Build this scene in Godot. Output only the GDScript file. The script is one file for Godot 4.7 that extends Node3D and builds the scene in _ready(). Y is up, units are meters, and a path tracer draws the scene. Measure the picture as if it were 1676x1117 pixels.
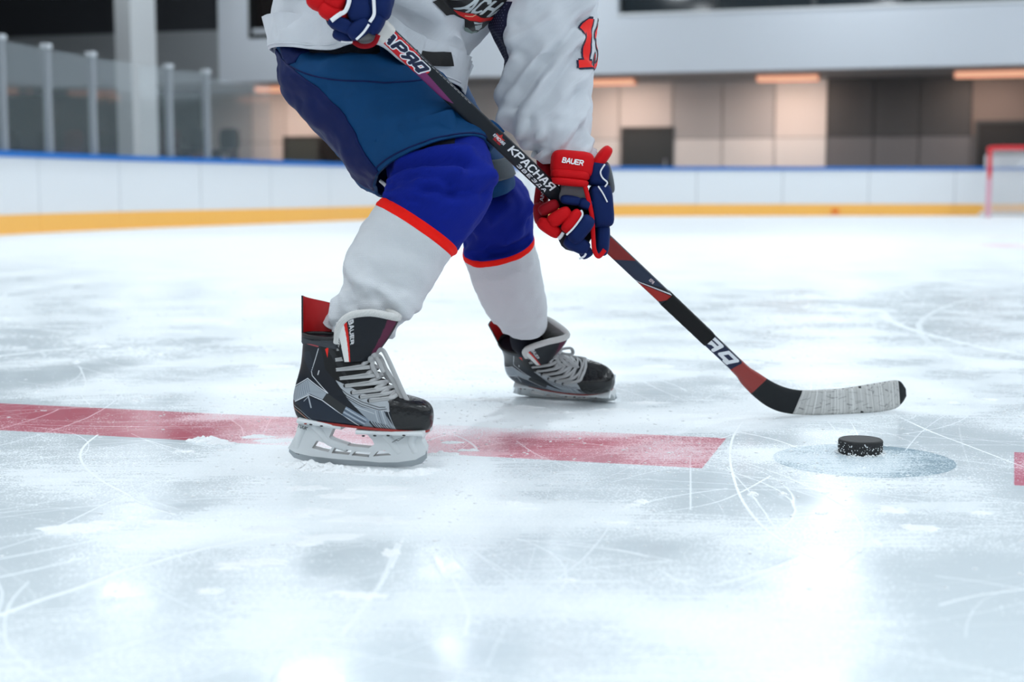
extends Node3D
# A young ice hockey player stickhandling towards a puck on the centre spot of an indoor rink.
# World: y up, metres, ice at y = 0, the camera at x = z = 0 looking along -z. The hall, its ceiling lamps and the red
# centre line share one direction, turned 16.2 degrees from the camera: see hall().

const FOCAL := 2350.0            # focal length in pixels of the 1676 x 1117 frame, from the puck and the centre spot
const EYE := 0.46                # height of the lens over the ice
const PITCH := 0.105351          # downward tilt of the camera
const HALL_TURN := -16.2         # degrees

var materials := {}
var names := {}
var weave: ImageTexture
var weave_coarse: ImageTexture
var grain: ImageTexture

# ---------------------------------------------------------------- measuring
func ray(u: float, v: float) -> Vector3:
	var x := (u - 838.0) / FOCAL
	var y := -(v - 558.5) / FOCAL
	return Vector3(x, y * cos(PITCH) - sin(PITCH), -y * sin(PITCH) - cos(PITCH))

# a survey point: seen at (u, v) in the photograph and standing d metres down the rink
func at(u: float, v: float, d: float) -> Vector3:
	var r := ray(u, v)
	return Vector3(0, EYE, 0) + r * (d / -r.z)

func ground(u: float, v: float, y := 0.0) -> Vector3:
	var r := ray(u, v)
	return Vector3(0, EYE, 0) + r * ((EYE - y) / -r.y)

func hall_basis() -> Basis:
	return Basis(Vector3.UP, deg_to_rad(HALL_TURN))

# hall coordinates -> world
func hall(x: float, y: float, z: float) -> Vector3:
	return hall_basis() * Vector3(x, y, z)

# where the sight line (u, v) meets the hall's plane z = zl, in hall coordinates
func on_wall(u: float, v: float, zl: float) -> Vector3:
	var b := hall_basis().inverse()
	var r := b * ray(u, v)
	var o := b * Vector3(0, EYE, 0)
	return o + r * ((zl - o.z) / r.z)

# ---------------------------------------------------------------- meshes
class Shape:
	var p := PackedVector3Array()
	var t := PackedVector2Array()
	var g := PackedInt32Array()
	func tri(a: Vector3, b: Vector3, c: Vector3, ua := Vector2.ZERO, ub := Vector2.ZERO, uc := Vector2.ZERO, group := 0) -> void:
		p.append_array([a, b, c]); t.append_array([ua, ub, uc]); g.append(group)
	func quad(a: Vector3, b: Vector3, c: Vector3, d: Vector3, group := -1, ua := Vector2.ZERO, ub := Vector2.RIGHT, uc := Vector2.ONE, ud := Vector2.DOWN) -> void:
		tri(a, b, c, ua, ub, uc, group); tri(a, c, d, ua, uc, ud, group)
	# rows of points joined into a skin; caps: 0 none, 1 first, 2 last, 3 both
	func grid(rows: Array, closed := true, caps := 0, group := 0) -> void:
		var n: int = rows[0].size()
		var m := rows.size()
		var cols := n if closed else n - 1
		for i in m - 1:
			var r: PackedVector3Array = rows[i]
			var s: PackedVector3Array = rows[i + 1]
			for j in cols:
				var k := (j + 1) % n
				var u0 := float(j) / cols; var u1 := float(j + 1) / cols
				var v0 := float(i) / (m - 1); var v1 := float(i + 1) / (m - 1)
				tri(r[j], r[k], s[k], Vector2(u0, v0), Vector2(u1, v0), Vector2(u1, v1), group)
				tri(r[j], s[k], s[j], Vector2(u0, v0), Vector2(u1, v1), Vector2(u0, v1), group)
		if caps & 1: cap(rows[0], true, group + 1)
		if caps & 2: cap(rows[m - 1], false, group + 2)
	func cap(r: PackedVector3Array, first: bool, group: int) -> void:
		var c := Vector3.ZERO
		for q in r: c += q
		c /= r.size()
		for j in r.size():
			var k := (j + 1) % r.size()
			if first: tri(c, r[k], r[j], Vector2.ZERO, Vector2.ZERO, Vector2.ZERO, group)
			else: tri(c, r[j], r[k], Vector2.ZERO, Vector2.ZERO, Vector2.ZERO, group)
	func box(c: Vector3, h: Vector3, b := Basis()) -> void:
		var q := []
		for k in 8:
			q.append(c + b * Vector3(h.x if k & 1 else -h.x, h.y if k & 2 else -h.y, h.z if k & 4 else -h.z))
		for f in [[0, 1, 3, 2], [5, 4, 6, 7], [4, 0, 2, 6], [1, 5, 7, 3], [2, 3, 7, 6], [4, 5, 1, 0]]:
			quad(q[f[0]], q[f[1]], q[f[2]], q[f[3]])
	func volume() -> float:
		var s := 0.0
		var o := p[0] if p.size() else Vector3.ZERO
		for i in range(0, p.size(), 3):
			s += (p[i] - o).dot((p[i + 1] - o).cross(p[i + 2] - o))
		return s
	func mesh(solid := true, flip := false) -> ArrayMesh:
		if solid: flip = volume() > 0.0       # front faces run clockwise
		var st := SurfaceTool.new()
		st.begin(Mesh.PRIMITIVE_TRIANGLES)
		for i in range(0, p.size(), 3):
			st.set_smooth_group(g[i / 3] if g[i / 3] >= 0 else 0xFFFFFFFF)
			for k in ([0, 2, 1] if flip else [0, 1, 2]):
				st.set_uv(t[i + k]); st.add_vertex(p[i + k])
		st.index()
		st.generate_normals()
		return st.commit()

# a tube-like skin kept as rows of rings, so that prints, panels and seams can be laid on it
class Tube:
	var rows := []
	func at(t: float, a: float) -> Vector3:
		var m := rows.size() - 1
		var n: int = rows[0].size()
		var y := clampf(t, 0, 1) * m
		var i := mini(int(y), m - 1)
		var x := fposmod(a, 1.0) * n
		var j := int(x) % n
		var k := (j + 1) % n
		var fx := x - floorf(x)
		var r: PackedVector3Array = rows[i]
		var s: PackedVector3Array = rows[i + 1]
		return r[j].lerp(r[k], fx).lerp(s[j].lerp(s[k], fx), y - i)
	func middle(t: float) -> Vector3:
		return (at(t, 0.0) + at(t, 0.5) + at(t, 0.25) + at(t, 0.75)) / 4.0
	func out(t: float, a: float) -> Vector3:
		var n := (at(t + 0.012, a) - at(t - 0.012, a)).cross(at(t, a + 0.008) - at(t, a - 0.008)).normalized()
		return n if n.dot(at(t, a) - middle(t)) > 0 else -n
	func part(t0: float, t1: float) -> Array:
		var m := rows.size() - 1
		return rows.slice(int(round(t0 * m)), int(round(t1 * m)) + 1)

func ring(c: Vector3, a: Vector3, b: Vector3, power := 2.0, n := 40) -> PackedVector3Array:
	var out := PackedVector3Array()
	for j in n:
		var w := TAU * j / n
		var x := cos(w); var y := sin(w)
		out.append(c + a * (signf(x) * pow(absf(x), 2.0 / power)) + b * (signf(y) * pow(absf(y), 2.0 / power)))
	return out

# Catmull-Rom through rows of numbers
func resample(rows: Array, m: int) -> Array:
	var out := []
	var last := rows.size() - 1
	for i in m:
		var x := float(i) / (m - 1) * last
		var k := mini(int(x), last - 1)
		var f := x - k
		var a: Array = rows[maxi(k - 1, 0)]; var b: Array = rows[k]; var c: Array = rows[k + 1]; var d: Array = rows[mini(k + 2, last)]
		var r := []
		for q in b.size(): r.append(cubic_interpolate(b[q], c[q], a[q], d[q], f))
		out.append(r)
	return out

# rings between two edge points each: [u1, v1, d1, u2, v2, d2, half depth]
func limb(table: Array, m: int, n := 48, power := 2.2) -> Tube:
	var s := Tube.new()
	for r in resample(table, m):
		var l := at(r[0], r[1], r[2])
		var q := at(r[3], r[4], r[5])
		var a := (q - l) / 2.0
		var deep := Vector3(0, 0, 1)
		deep = (deep - a * (deep.dot(a) / a.length_squared())).normalized() * r[6]
		s.rows.append(ring((l + q) / 2.0, a, deep, power, n))
	return s

# push a skin out along folds: [t0, a0, t1, a1, height, width in metres]
func fold(s: Tube, folds: Array) -> void:
	var m := s.rows.size(); var n: int = s.rows[0].size()
	var moved := []
	for i in m:
		var r := PackedVector3Array()
		for j in n: r.append(s.rows[i][j])
		moved.append(r)
	for f in folds:
		var p0 := s.at(f[0], f[1]); var p1 := s.at(f[2], f[3]); var pm := s.at((f[0] + f[2]) / 2.0, (f[1] + f[3]) / 2.0)
		for i in m:
			for j in n:
				var q: Vector3 = s.rows[i][j]
				var d1 := Geometry3D.get_closest_point_to_segment(q, p0, pm).distance_to(q)
				var d2 := Geometry3D.get_closest_point_to_segment(q, pm, p1).distance_to(q)
				var d: float = minf(d1, d2) / f[5]
				if d < 3.0:
					moved[i][j] += s.out(float(i) / (m - 1), float(j) / n) * (f[4] * exp(-d * d))
	s.rows = moved

# soft wrinkles all over a skin
func wrinkle(s: Tube, height: float, size: float, along := 1.0, start := 1) -> void:
	var f := FastNoiseLite.new()
	f.seed = start; f.frequency = 1.0 / size; f.fractal_octaves = 3
	var m := s.rows.size(); var n: int = s.rows[0].size()
	var moved := []
	for i in m:
		var r := PackedVector3Array()
		for j in n:
			var q: Vector3 = s.rows[i][j]
			r.append(q + s.out(float(i) / (m - 1), float(j) / n) * (f.get_noise_3d(q.x, q.y * along, q.z) * height))
		moved.append(r)
	s.rows = moved

# a panel lying on a skin; its edges a0(t), a1(t) are lists spread from t0 to t1
func panel(s: Tube, t0: float, t1: float, a0: Array, a1: Array, lift: float, nt := 24, na := 12) -> Shape:
	var sh := Shape.new()
	var rows := []
	for i in nt + 1:
		var f := float(i) / nt
		var t := lerpf(t0, t1, f)
		var l := list_at(a0, f); var r := list_at(a1, f)
		var row := PackedVector3Array()
		for j in na + 1:
			var a := lerpf(l, r, float(j) / na)
			row.append(s.at(t, a) + s.out(t, a) * (lift if i > 0 and i < nt and j > 0 and j < na else lift * 0.55))
		rows.append(row)
	sh.grid(rows, false)
	# skirt down to the cloth, so that the panel has an edge
	var edge := PackedVector3Array(); var low := PackedVector3Array()
	for side in 4:
		for k in (na if side % 2 == 0 else nt):
			var i := 0; var j := 0
			match side:
				0: i = 0; j = k
				1: i = k; j = na
				2: i = nt; j = na - k
				3: i = nt - k; j = 0
			var f := float(i) / nt
			var t := lerpf(t0, t1, f)
			var a := lerpf(list_at(a0, f), list_at(a1, f), float(j) / na)
			edge.append(rows[i][j]); low.append(s.at(t, a) - s.out(t, a) * 0.001)
	for k in edge.size():
		var q := (k + 1) % edge.size()
		sh.quad(edge[k], edge[q], low[q], low[k], 5, Vector2.ZERO, Vector2.ZERO, Vector2.ZERO, Vector2.ZERO)
	return sh

# a print laid on a skin between four corners (t, a): top left, top right, bottom right, bottom left
func patch(s: Tube, c: Array, lift: float, n := 24) -> Shape:
	var sh := Shape.new()
	var rows := []
	for i in n + 1:
		var row := PackedVector3Array()
		for j in n + 1:
			var q: Vector2 = (c[0] as Vector2).lerp(c[1], float(j) / n).lerp((c[3] as Vector2).lerp(c[2], float(j) / n), float(i) / n)
			row.append(s.at(q.x, q.y) + s.out(q.x, q.y) * lift)
		rows.append(row)
	sh.grid(rows, false)
	return sh

func list_at(l: Array, f: float) -> float:
	if l.size() == 1: return l[0]
	var x := clampf(f, 0, 1) * (l.size() - 1)
	var i := mini(int(x), l.size() - 2)
	return lerpf(l[i], l[i + 1], x - i)

# a sweep along points with its own half width and half thickness at each; 'up' leads the thickness
func sweep(sh: Shape, path: Array, wide: Array, thick: Array, up: Vector3, power := 2.6, n := 14, m := 0, caps := 3) -> void:
	var rows := []
	for q in path: rows.append([q.x, q.y, q.z])
	if m == 0: m = path.size() * 4
	var pts := []
	for r in resample(rows, m): pts.append(Vector3(r[0], r[1], r[2]))
	var rings := []
	for i in m:
		var dir: Vector3 = (pts[mini(i + 1, m - 1)] - pts[maxi(i - 1, 0)]).normalized()
		var b := (up - dir * up.dot(dir)).normalized()
		var a := dir.cross(b)
		var f := float(i) / (m - 1)
		rings.append(ring(pts[i], a * list_at(wide, f), b * list_at(thick, f), power, n))
	sh.grid(rings, true, caps)

# a padded block: superellipsoid with half sizes h in frame b
func pad(sh: Shape, c: Vector3, h: Vector3, b: Basis, pw := 3.2, n := 20) -> void:
	var rows := []
	for i in n / 2 + 1:
		var la := -PI / 2 + PI * i / (n / 2)
		var y := signf(sin(la)) * pow(absf(sin(la)), 2.0 / pw)
		var k := pow(absf(cos(la)), 2.0 / pw)
		rows.append(ring(c + b.y * (h.y * y), b.x * (h.x * k + 0.00001), b.z * (h.z * k + 0.00001), pw, n))
	sh.grid(rows, true, 0)

# a flat outline (x, y) given depth along z, edges chamfered by 'edge'
func slab(sh: Shape, outline: PackedVector2Array, z0: float, z1: float, edge := 0.0) -> void:
	var inner := outline
	if edge > 0.0:
		var got := Geometry2D.offset_polygon(outline, -edge)
		if got.size() and got[0].size() == outline.size(): inner = got[0]
	for side in 2:
		var z := z0 if side == 0 else z1
		var idx := Geometry2D.triangulate_polygon(inner)
		for k in range(0, idx.size(), 3):
			var a := inner[idx[k]]; var b := inner[idx[k + 1]]; var c := inner[idx[k + 2]]
			if side == 0: sh.tri(Vector3(a.x, a.y, z), Vector3(b.x, b.y, z), Vector3(c.x, c.y, z), a, b, c, -1)
			else: sh.tri(Vector3(a.x, a.y, z), Vector3(c.x, c.y, z), Vector3(b.x, b.y, z), a, c, b, -1)
	var n := outline.size()
	if inner.size() != n: inner = outline
	var e := edge * signf(z1 - z0)
	var levels := [[inner, z0], [outline, z0 + e], [outline, z1 - e], [inner, z1]]
	for l in 3:
		var lo: PackedVector2Array = levels[l][0]; var hi: PackedVector2Array = levels[l + 1][0]
		for k in n:
			var q := (k + 1) % n
			sh.quad(Vector3(lo[k].x, lo[k].y, levels[l][1]), Vector3(hi[k].x, hi[k].y, levels[l + 1][1]), Vector3(hi[q].x, hi[q].y, levels[l + 1][1]), Vector3(lo[q].x, lo[q].y, levels[l][1]), -1)

# ---------------------------------------------------------------- objects
func numbered(called: String, parent: Node) -> String:
	var key := str(parent.get_instance_id()) + called
	names[key] = names.get(key, -1) + 1
	return called if names[key] == 0 else "%s_%03d" % [called, names[key]]

func put(called: String, shape, m: Material, parent: Node = self, solid := true) -> MeshInstance3D:
	var o := MeshInstance3D.new()
	o.name = numbered(called, parent)
	o.mesh = shape.mesh(solid) if shape is Shape else shape
	o.material_override = m
	parent.add_child(o, true)
	return o

func thing(called: String, label: String, category: String, where := Vector3.ZERO, group := "") -> Node3D:
	var o := Node3D.new()
	o.name = numbered(called, self)
	add_child(o, true)
	o.position = where
	return tag(o, label, category, group)

func tag(o: Node3D, label: String, category: String, group := "", kind := "") -> Node3D:
	o.set_meta("label", label); o.set_meta("category", category)
	if group: o.set_meta("group", group)
	if kind: o.set_meta("kind", kind)
	return o

func structure(o: Node3D, label := "", category := "") -> Node3D:
	o.set_meta("kind", "structure")
	if label: o.set_meta("label", label)
	if category: o.set_meta("category", category)
	return o

func mat(called: String, c: Color, rough := 0.6, extra := {}) -> StandardMaterial3D:
	if materials.has(called): return materials[called]
	var m := StandardMaterial3D.new()
	m.resource_name = called
	m.albedo_color = c
	m.roughness = rough
	for k in extra: m.set(k, extra[k])
	materials[called] = m
	return m

func c8(r: int, g: int, b: int) -> Color:
	return Color(r / 255.0, g / 255.0, b / 255.0)

# cloth: a knitted relief laid over the surface
func cloth(called: String, c: Color, tile := 0.012, relief := 0.06, rough := 0.85, sheen := 0.3, coarse := false) -> StandardMaterial3D:
	return mat(called, c, rough, {"uv1_triplanar": true, "uv1_scale": Vector3.ONE / tile, "heightmap_enabled": true,
		"heightmap_texture": weave_coarse if coarse else weave, "heightmap_scale": relief, "rim_enabled": sheen > 0, "rim": sheen, "rim_tint": 0.6, "metallic_specular": 0.3})

# ---------------------------------------------------------------- drawing prints
func canvas(w: int, h: int, c: Color) -> Image:
	var im := Image.create(w, h, false, Image.FORMAT_RGBA8)
	im.fill(c)
	return im

func fill_poly(im: Image, pts: Array, c: Color) -> void:
	var lo := INF; var hi := -INF
	for q in pts: lo = minf(lo, q.y); hi = maxf(hi, q.y)
	for y in range(maxi(0, floori(lo)), mini(im.get_height() - 1, ceili(hi)) + 1):
		var xs := []
		for k in pts.size():
			var a: Vector2 = pts[k]; var b: Vector2 = pts[(k + 1) % pts.size()]
			if (a.y <= y + 0.5) != (b.y <= y + 0.5):
				xs.append(a.x + (y + 0.5 - a.y) / (b.y - a.y) * (b.x - a.x))
		xs.sort()
		for k in range(0, xs.size() - 1, 2):
			var x0 := maxi(0, roundi(xs[k])); var x1 := mini(im.get_width(), roundi(xs[k + 1]))
			if x1 > x0: im.fill_rect(Rect2i(x0, y, x1 - x0, 1), c)

func stroke(im: Image, pts: Array, w: float, c: Color) -> void:
	for k in pts.size() - 1:
		var a: Vector2 = pts[k]; var b: Vector2 = pts[k + 1]
		var parts := maxi(1, int(a.distance_to(b) / 40.0))
		for s in parts:
			var p := a.lerp(b, float(s) / parts); var q := a.lerp(b, float(s + 1) / parts)
			for y in range(maxi(0, floori(minf(p.y, q.y) - w)), mini(im.get_height() - 1, ceili(maxf(p.y, q.y) + w)) + 1):
				for x in range(maxi(0, floori(minf(p.x, q.x) - w)), mini(im.get_width() - 1, ceili(maxf(p.x, q.x) + w)) + 1):
					var z := Vector2(x + 0.5, y + 0.5)
					var d := Geometry2D.get_closest_point_to_segment(z, p, q).distance_to(z)
					var k2 := clampf(w / 2.0 - d + 0.5, 0, 1) * c.a
					if k2 > 0:
						var o := im.get_pixel(x, y)
						var f := o.lerp(c, k2); f.a = maxf(o.a, k2)
						if o.a == 0.0: f = Color(c.r, c.g, c.b, k2)
						im.set_pixel(x, y, f)

# letters as strokes in a box 0..1 wide and 0..1 high (y down)
const LETTERS := {
	"A": [[0, 1, .4, 0, .6, 0, 1, 1], [.2, .65, .8, .65]], "B": [[0, 0, 0, 1, .75, 1, 1, .85, 1, .62, .75, .48, 0, .48], [0, 0, .7, 0, .92, .14, .92, .36, .75, .48]],
	"C": [[1, .15, .75, 0, .25, 0, 0, .22, 0, .78, .25, 1, .75, 1, 1, .85]], "D": [[0, 0, 0, 1, .65, 1, 1, .75, 1, .25, .65, 0, 0, 0]],
	"E": [[1, 0, 0, 0, 0, 1, 1, 1], [0, .5, .8, .5]], "H": [[0, 0, 0, 1], [1, 0, 1, 1], [0, .5, 1, .5]], "I": [[.5, 0, .5, 1]], "K": [[0, 0, 0, 1], [1, 0, .1, .5, 1, 1]],
	"L": [[0, 0, 0, 1, 1, 1]], "N": [[0, 1, 0, 0, 1, 1, 1, 0]], "O": [[.25, 0, .75, 0, 1, .25, 1, .75, .75, 1, .25, 1, 0, .75, 0, .25, .25, 0]],
	"P": [[0, 1, 0, 0, .75, 0, 1, .15, 1, .4, .75, .55, 0, .55]], "R": [[0, 1, 0, 0, .75, 0, 1, .15, 1, .38, .75, .52, 0, .52], [.5, .52, 1, 1]],
	"S": [[1, .12, .75, 0, .25, 0, 0, .15, 0, .35, .25, .48, .75, .52, 1, .65, 1, .85, .75, 1, .25, 1, 0, .88]], "T": [[0, 0, 1, 0], [.5, 0, .5, 1]],
	"U": [[0, 0, 0, .8, .22, 1, .78, 1, 1, .8, 1, 0]], "V": [[0, 0, .5, 1, 1, 0]], "Я": [[1, 1, 1, 0, .25, 0, 0, .15, 0, .38, .25, .52, 1, .52], [.5, .52, 0, 1]],
	"З": [[0, .12, .25, 0, .75, 0, 1, .15, 1, .36, .75, .48, .35, .48], [.75, .48, 1, .62, 1, .85, .75, 1, .25, 1, 0, .88]],
	"Д": [[0, 1.15, 0, .95, 1, .95, 1, 1.15], [.15, .95, .35, 0, .85, 0, .85, .95]], "5": [[1, 0, .1, 0, .05, .45, .7, .42, 1, .6, 1, .85, .75, 1, .25, 1, 0, .88]],
	"Q": [[.1, 0, 1, 0, .8, .8, -.1, .8, .1, 0], [.6, .8, .55, 1.0, .8, 1.0]], "1": [[.1, .2, .5, 0, .5, 1], [.1, 1, .9, 1]], "Н": [[0, 0, 0, 1], [1, 0, 1, 1], [0, .5, 1, .5]],
}

# word along 'run' (vector of one letter's advance), 'rise' (vector from letter top to foot); slant leans the tops along the run
func write_word(im: Image, word: String, start: Vector2, run: Vector2, rise: Vector2, fat: float, c: Color, wide := 0.72, slant := 0.0) -> void:
	for k in word.length():
		var o := start + run * k
		for line in LETTERS.get(word[k], []):
			var pts := []
			for q in range(0, line.size(), 2):
				pts.append(o + run * (wide * line[q] + slant * (1.0 - line[q + 1])) + rise * line[q + 1])
			stroke(im, pts, fat, c)

func print_mat(called: String, im: Image, rough := 0.6, cut := true, extra := {}) -> StandardMaterial3D:
	var m := mat(called, Color.WHITE, rough, extra)
	m.albedo_texture = ImageTexture.create_from_image(im)
	if cut:
		m.transparency = BaseMaterial3D.TRANSPARENCY_ALPHA_SCISSOR
		m.alpha_scissor_threshold = 0.5
	m.texture_repeat = false
	return m

func make_textures() -> void:
	var im := Image.create(32, 32, false, Image.FORMAT_L8)
	for y in 32:
		for x in 32:
			var k := 0.5 + 0.25 * cos(TAU * x / 8.0) * cos(TAU * y / 8.0) + 0.25 * cos(TAU * (x + y) / 16.0)
			im.set_pixel(x, y, Color(k, k, k))
	weave = ImageTexture.create_from_image(im)
	im = Image.create(32, 32, false, Image.FORMAT_L8)
	for y in 32:
		for x in 32:
			var row := int(y / 8)
			var k := 0.0 if Vector2(fposmod(x + 4.0 * (row % 2), 8.0) - 4.0, fposmod(y, 8.0) - 4.0).length() < 2.0 else 1.0
			im.set_pixel(x, y, Color(k, k, k))
	weave_coarse = ImageTexture.create_from_image(im)
	var f := FastNoiseLite.new()
	f.seed = 4; f.frequency = 0.03; f.fractal_octaves = 5
	grain = ImageTexture.create_from_image(f.get_seamless_image(256, 256))

func _ready() -> void:
	make_textures()
	set_view()
	build_hall()
	build_boards()
	build_ice()
	build_goal()
	build_player()
	build_stick()
	build_puck()
	build_snow()

# ---------------------------------------------------------------- camera, light
func set_view() -> void:
	var cam := Camera3D.new()
	cam.name = "camera"
	add_child(cam)
	cam.position = Vector3(0, EYE, 0)
	cam.rotation.x = -PITCH
	cam.near = 0.05
	cam.far = 200.0
	var lens := CameraAttributesPhysical.new()
	lens.frustum_focal_length = 12.0 / (558.5 / FOCAL)
	lens.frustum_focus_distance = 2.52
	lens.frustum_near = 0.05
	lens.frustum_far = 200.0
	lens.exposure_aperture = 3.6
	cam.attributes = lens
	cam.fov = rad_to_deg(2.0 * atan(558.5 / FOCAL))
	cam.current = true
	var env := Environment.new()
	env.background_mode = Environment.BG_COLOR
	env.background_color = Color(0.02, 0.02, 0.025)
	env.tonemap_mode = Environment.TONE_MAPPER_LINEAR
	env.tonemap_exposure = 0.8
	env.sdfgi_enabled = true
	env.ssao_enabled = true
	env.ssil_enabled = true
	var w := WorldEnvironment.new()
	w.name = "surroundings"
	w.environment = env
	add_child(w)
	# rows of ceiling panels, parallel to the red centre line; the farthest row is what glints on the near ice
	var proto: Node3D
	for j in 9:
		for k in 6:
			var x := -13.9 + 6.15 * k
			var z := -28.2 + 5.6 * j
			ceiling_lamp(x, z, j, k)

const LAMP_ENERGY := 11.0
const CEILING := 6.62

func ceiling_lamp(x: float, z: float, j: int, k: int) -> void:
	var t := thing("ceiling_lamp", "long white ceiling light panel, %s row from the far end, %s from the pillar side" % [ORDINAL[j], ORDINAL[k]], "ceiling light", hall(x, CEILING, z), "ceiling lights over the rink")
	t.basis = hall_basis()
	var s := Shape.new()
	s.box(Vector3(0, -0.05, 0), Vector3(0.27, 0.05, 0.9))
	put("housing", s, mat("lamp_housing", Color(0.75, 0.75, 0.76), 0.5), t)
	s = Shape.new()
	s.box(Vector3(0, -0.104, 0), Vector3(0.24, 0.004, 0.86))
	put("light_panel", s, mat("lamp_glow", Color(0.9, 0.9, 0.9), 0.5, {"emission_enabled": true, "emission": Color(0.94, 0.98, 1.0), "emission_energy_multiplier": 9.0}), t)
	var l := AreaLight3D.new()
	l.name = "lamp_light"
	l.area_size = Vector2(0.48, 1.72)
	l.light_color = Color(0.95, 0.98, 1.0)
	l.light_energy = LAMP_ENERGY
	l.area_range = 60.0
	l.area_attenuation = 2.0
	l.shadow_enabled = true
	t.add_child(l)
	l.position = Vector3(0, -0.115, 0)
	l.rotation.x = -PI / 2

const ORDINAL := ["first", "second", "third", "fourth", "fifth", "sixth", "seventh", "eighth", "ninth", "tenth"]

# ---------------------------------------------------------------- the hall
const FASCIA_Z := -30.6
const WALL_Z := -33.3
const LOW := 2.93
const HIGH := 4.13

func wall_box(called: String, x0: float, x1: float, y0: float, y1: float, z0: float, z1: float, m: Material, parent: Node = self) -> MeshInstance3D:
	var s := Shape.new()
	s.box(Vector3((x0 + x1) / 2, (y0 + y1) / 2, (z0 + z1) / 2), Vector3(absf(x1 - x0) / 2, absf(y1 - y0) / 2, absf(z1 - z0) / 2))
	var o := put(called, s, m, parent)
	if parent == self:
		o.basis = hall_basis()
		structure(o)
	return o

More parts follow.
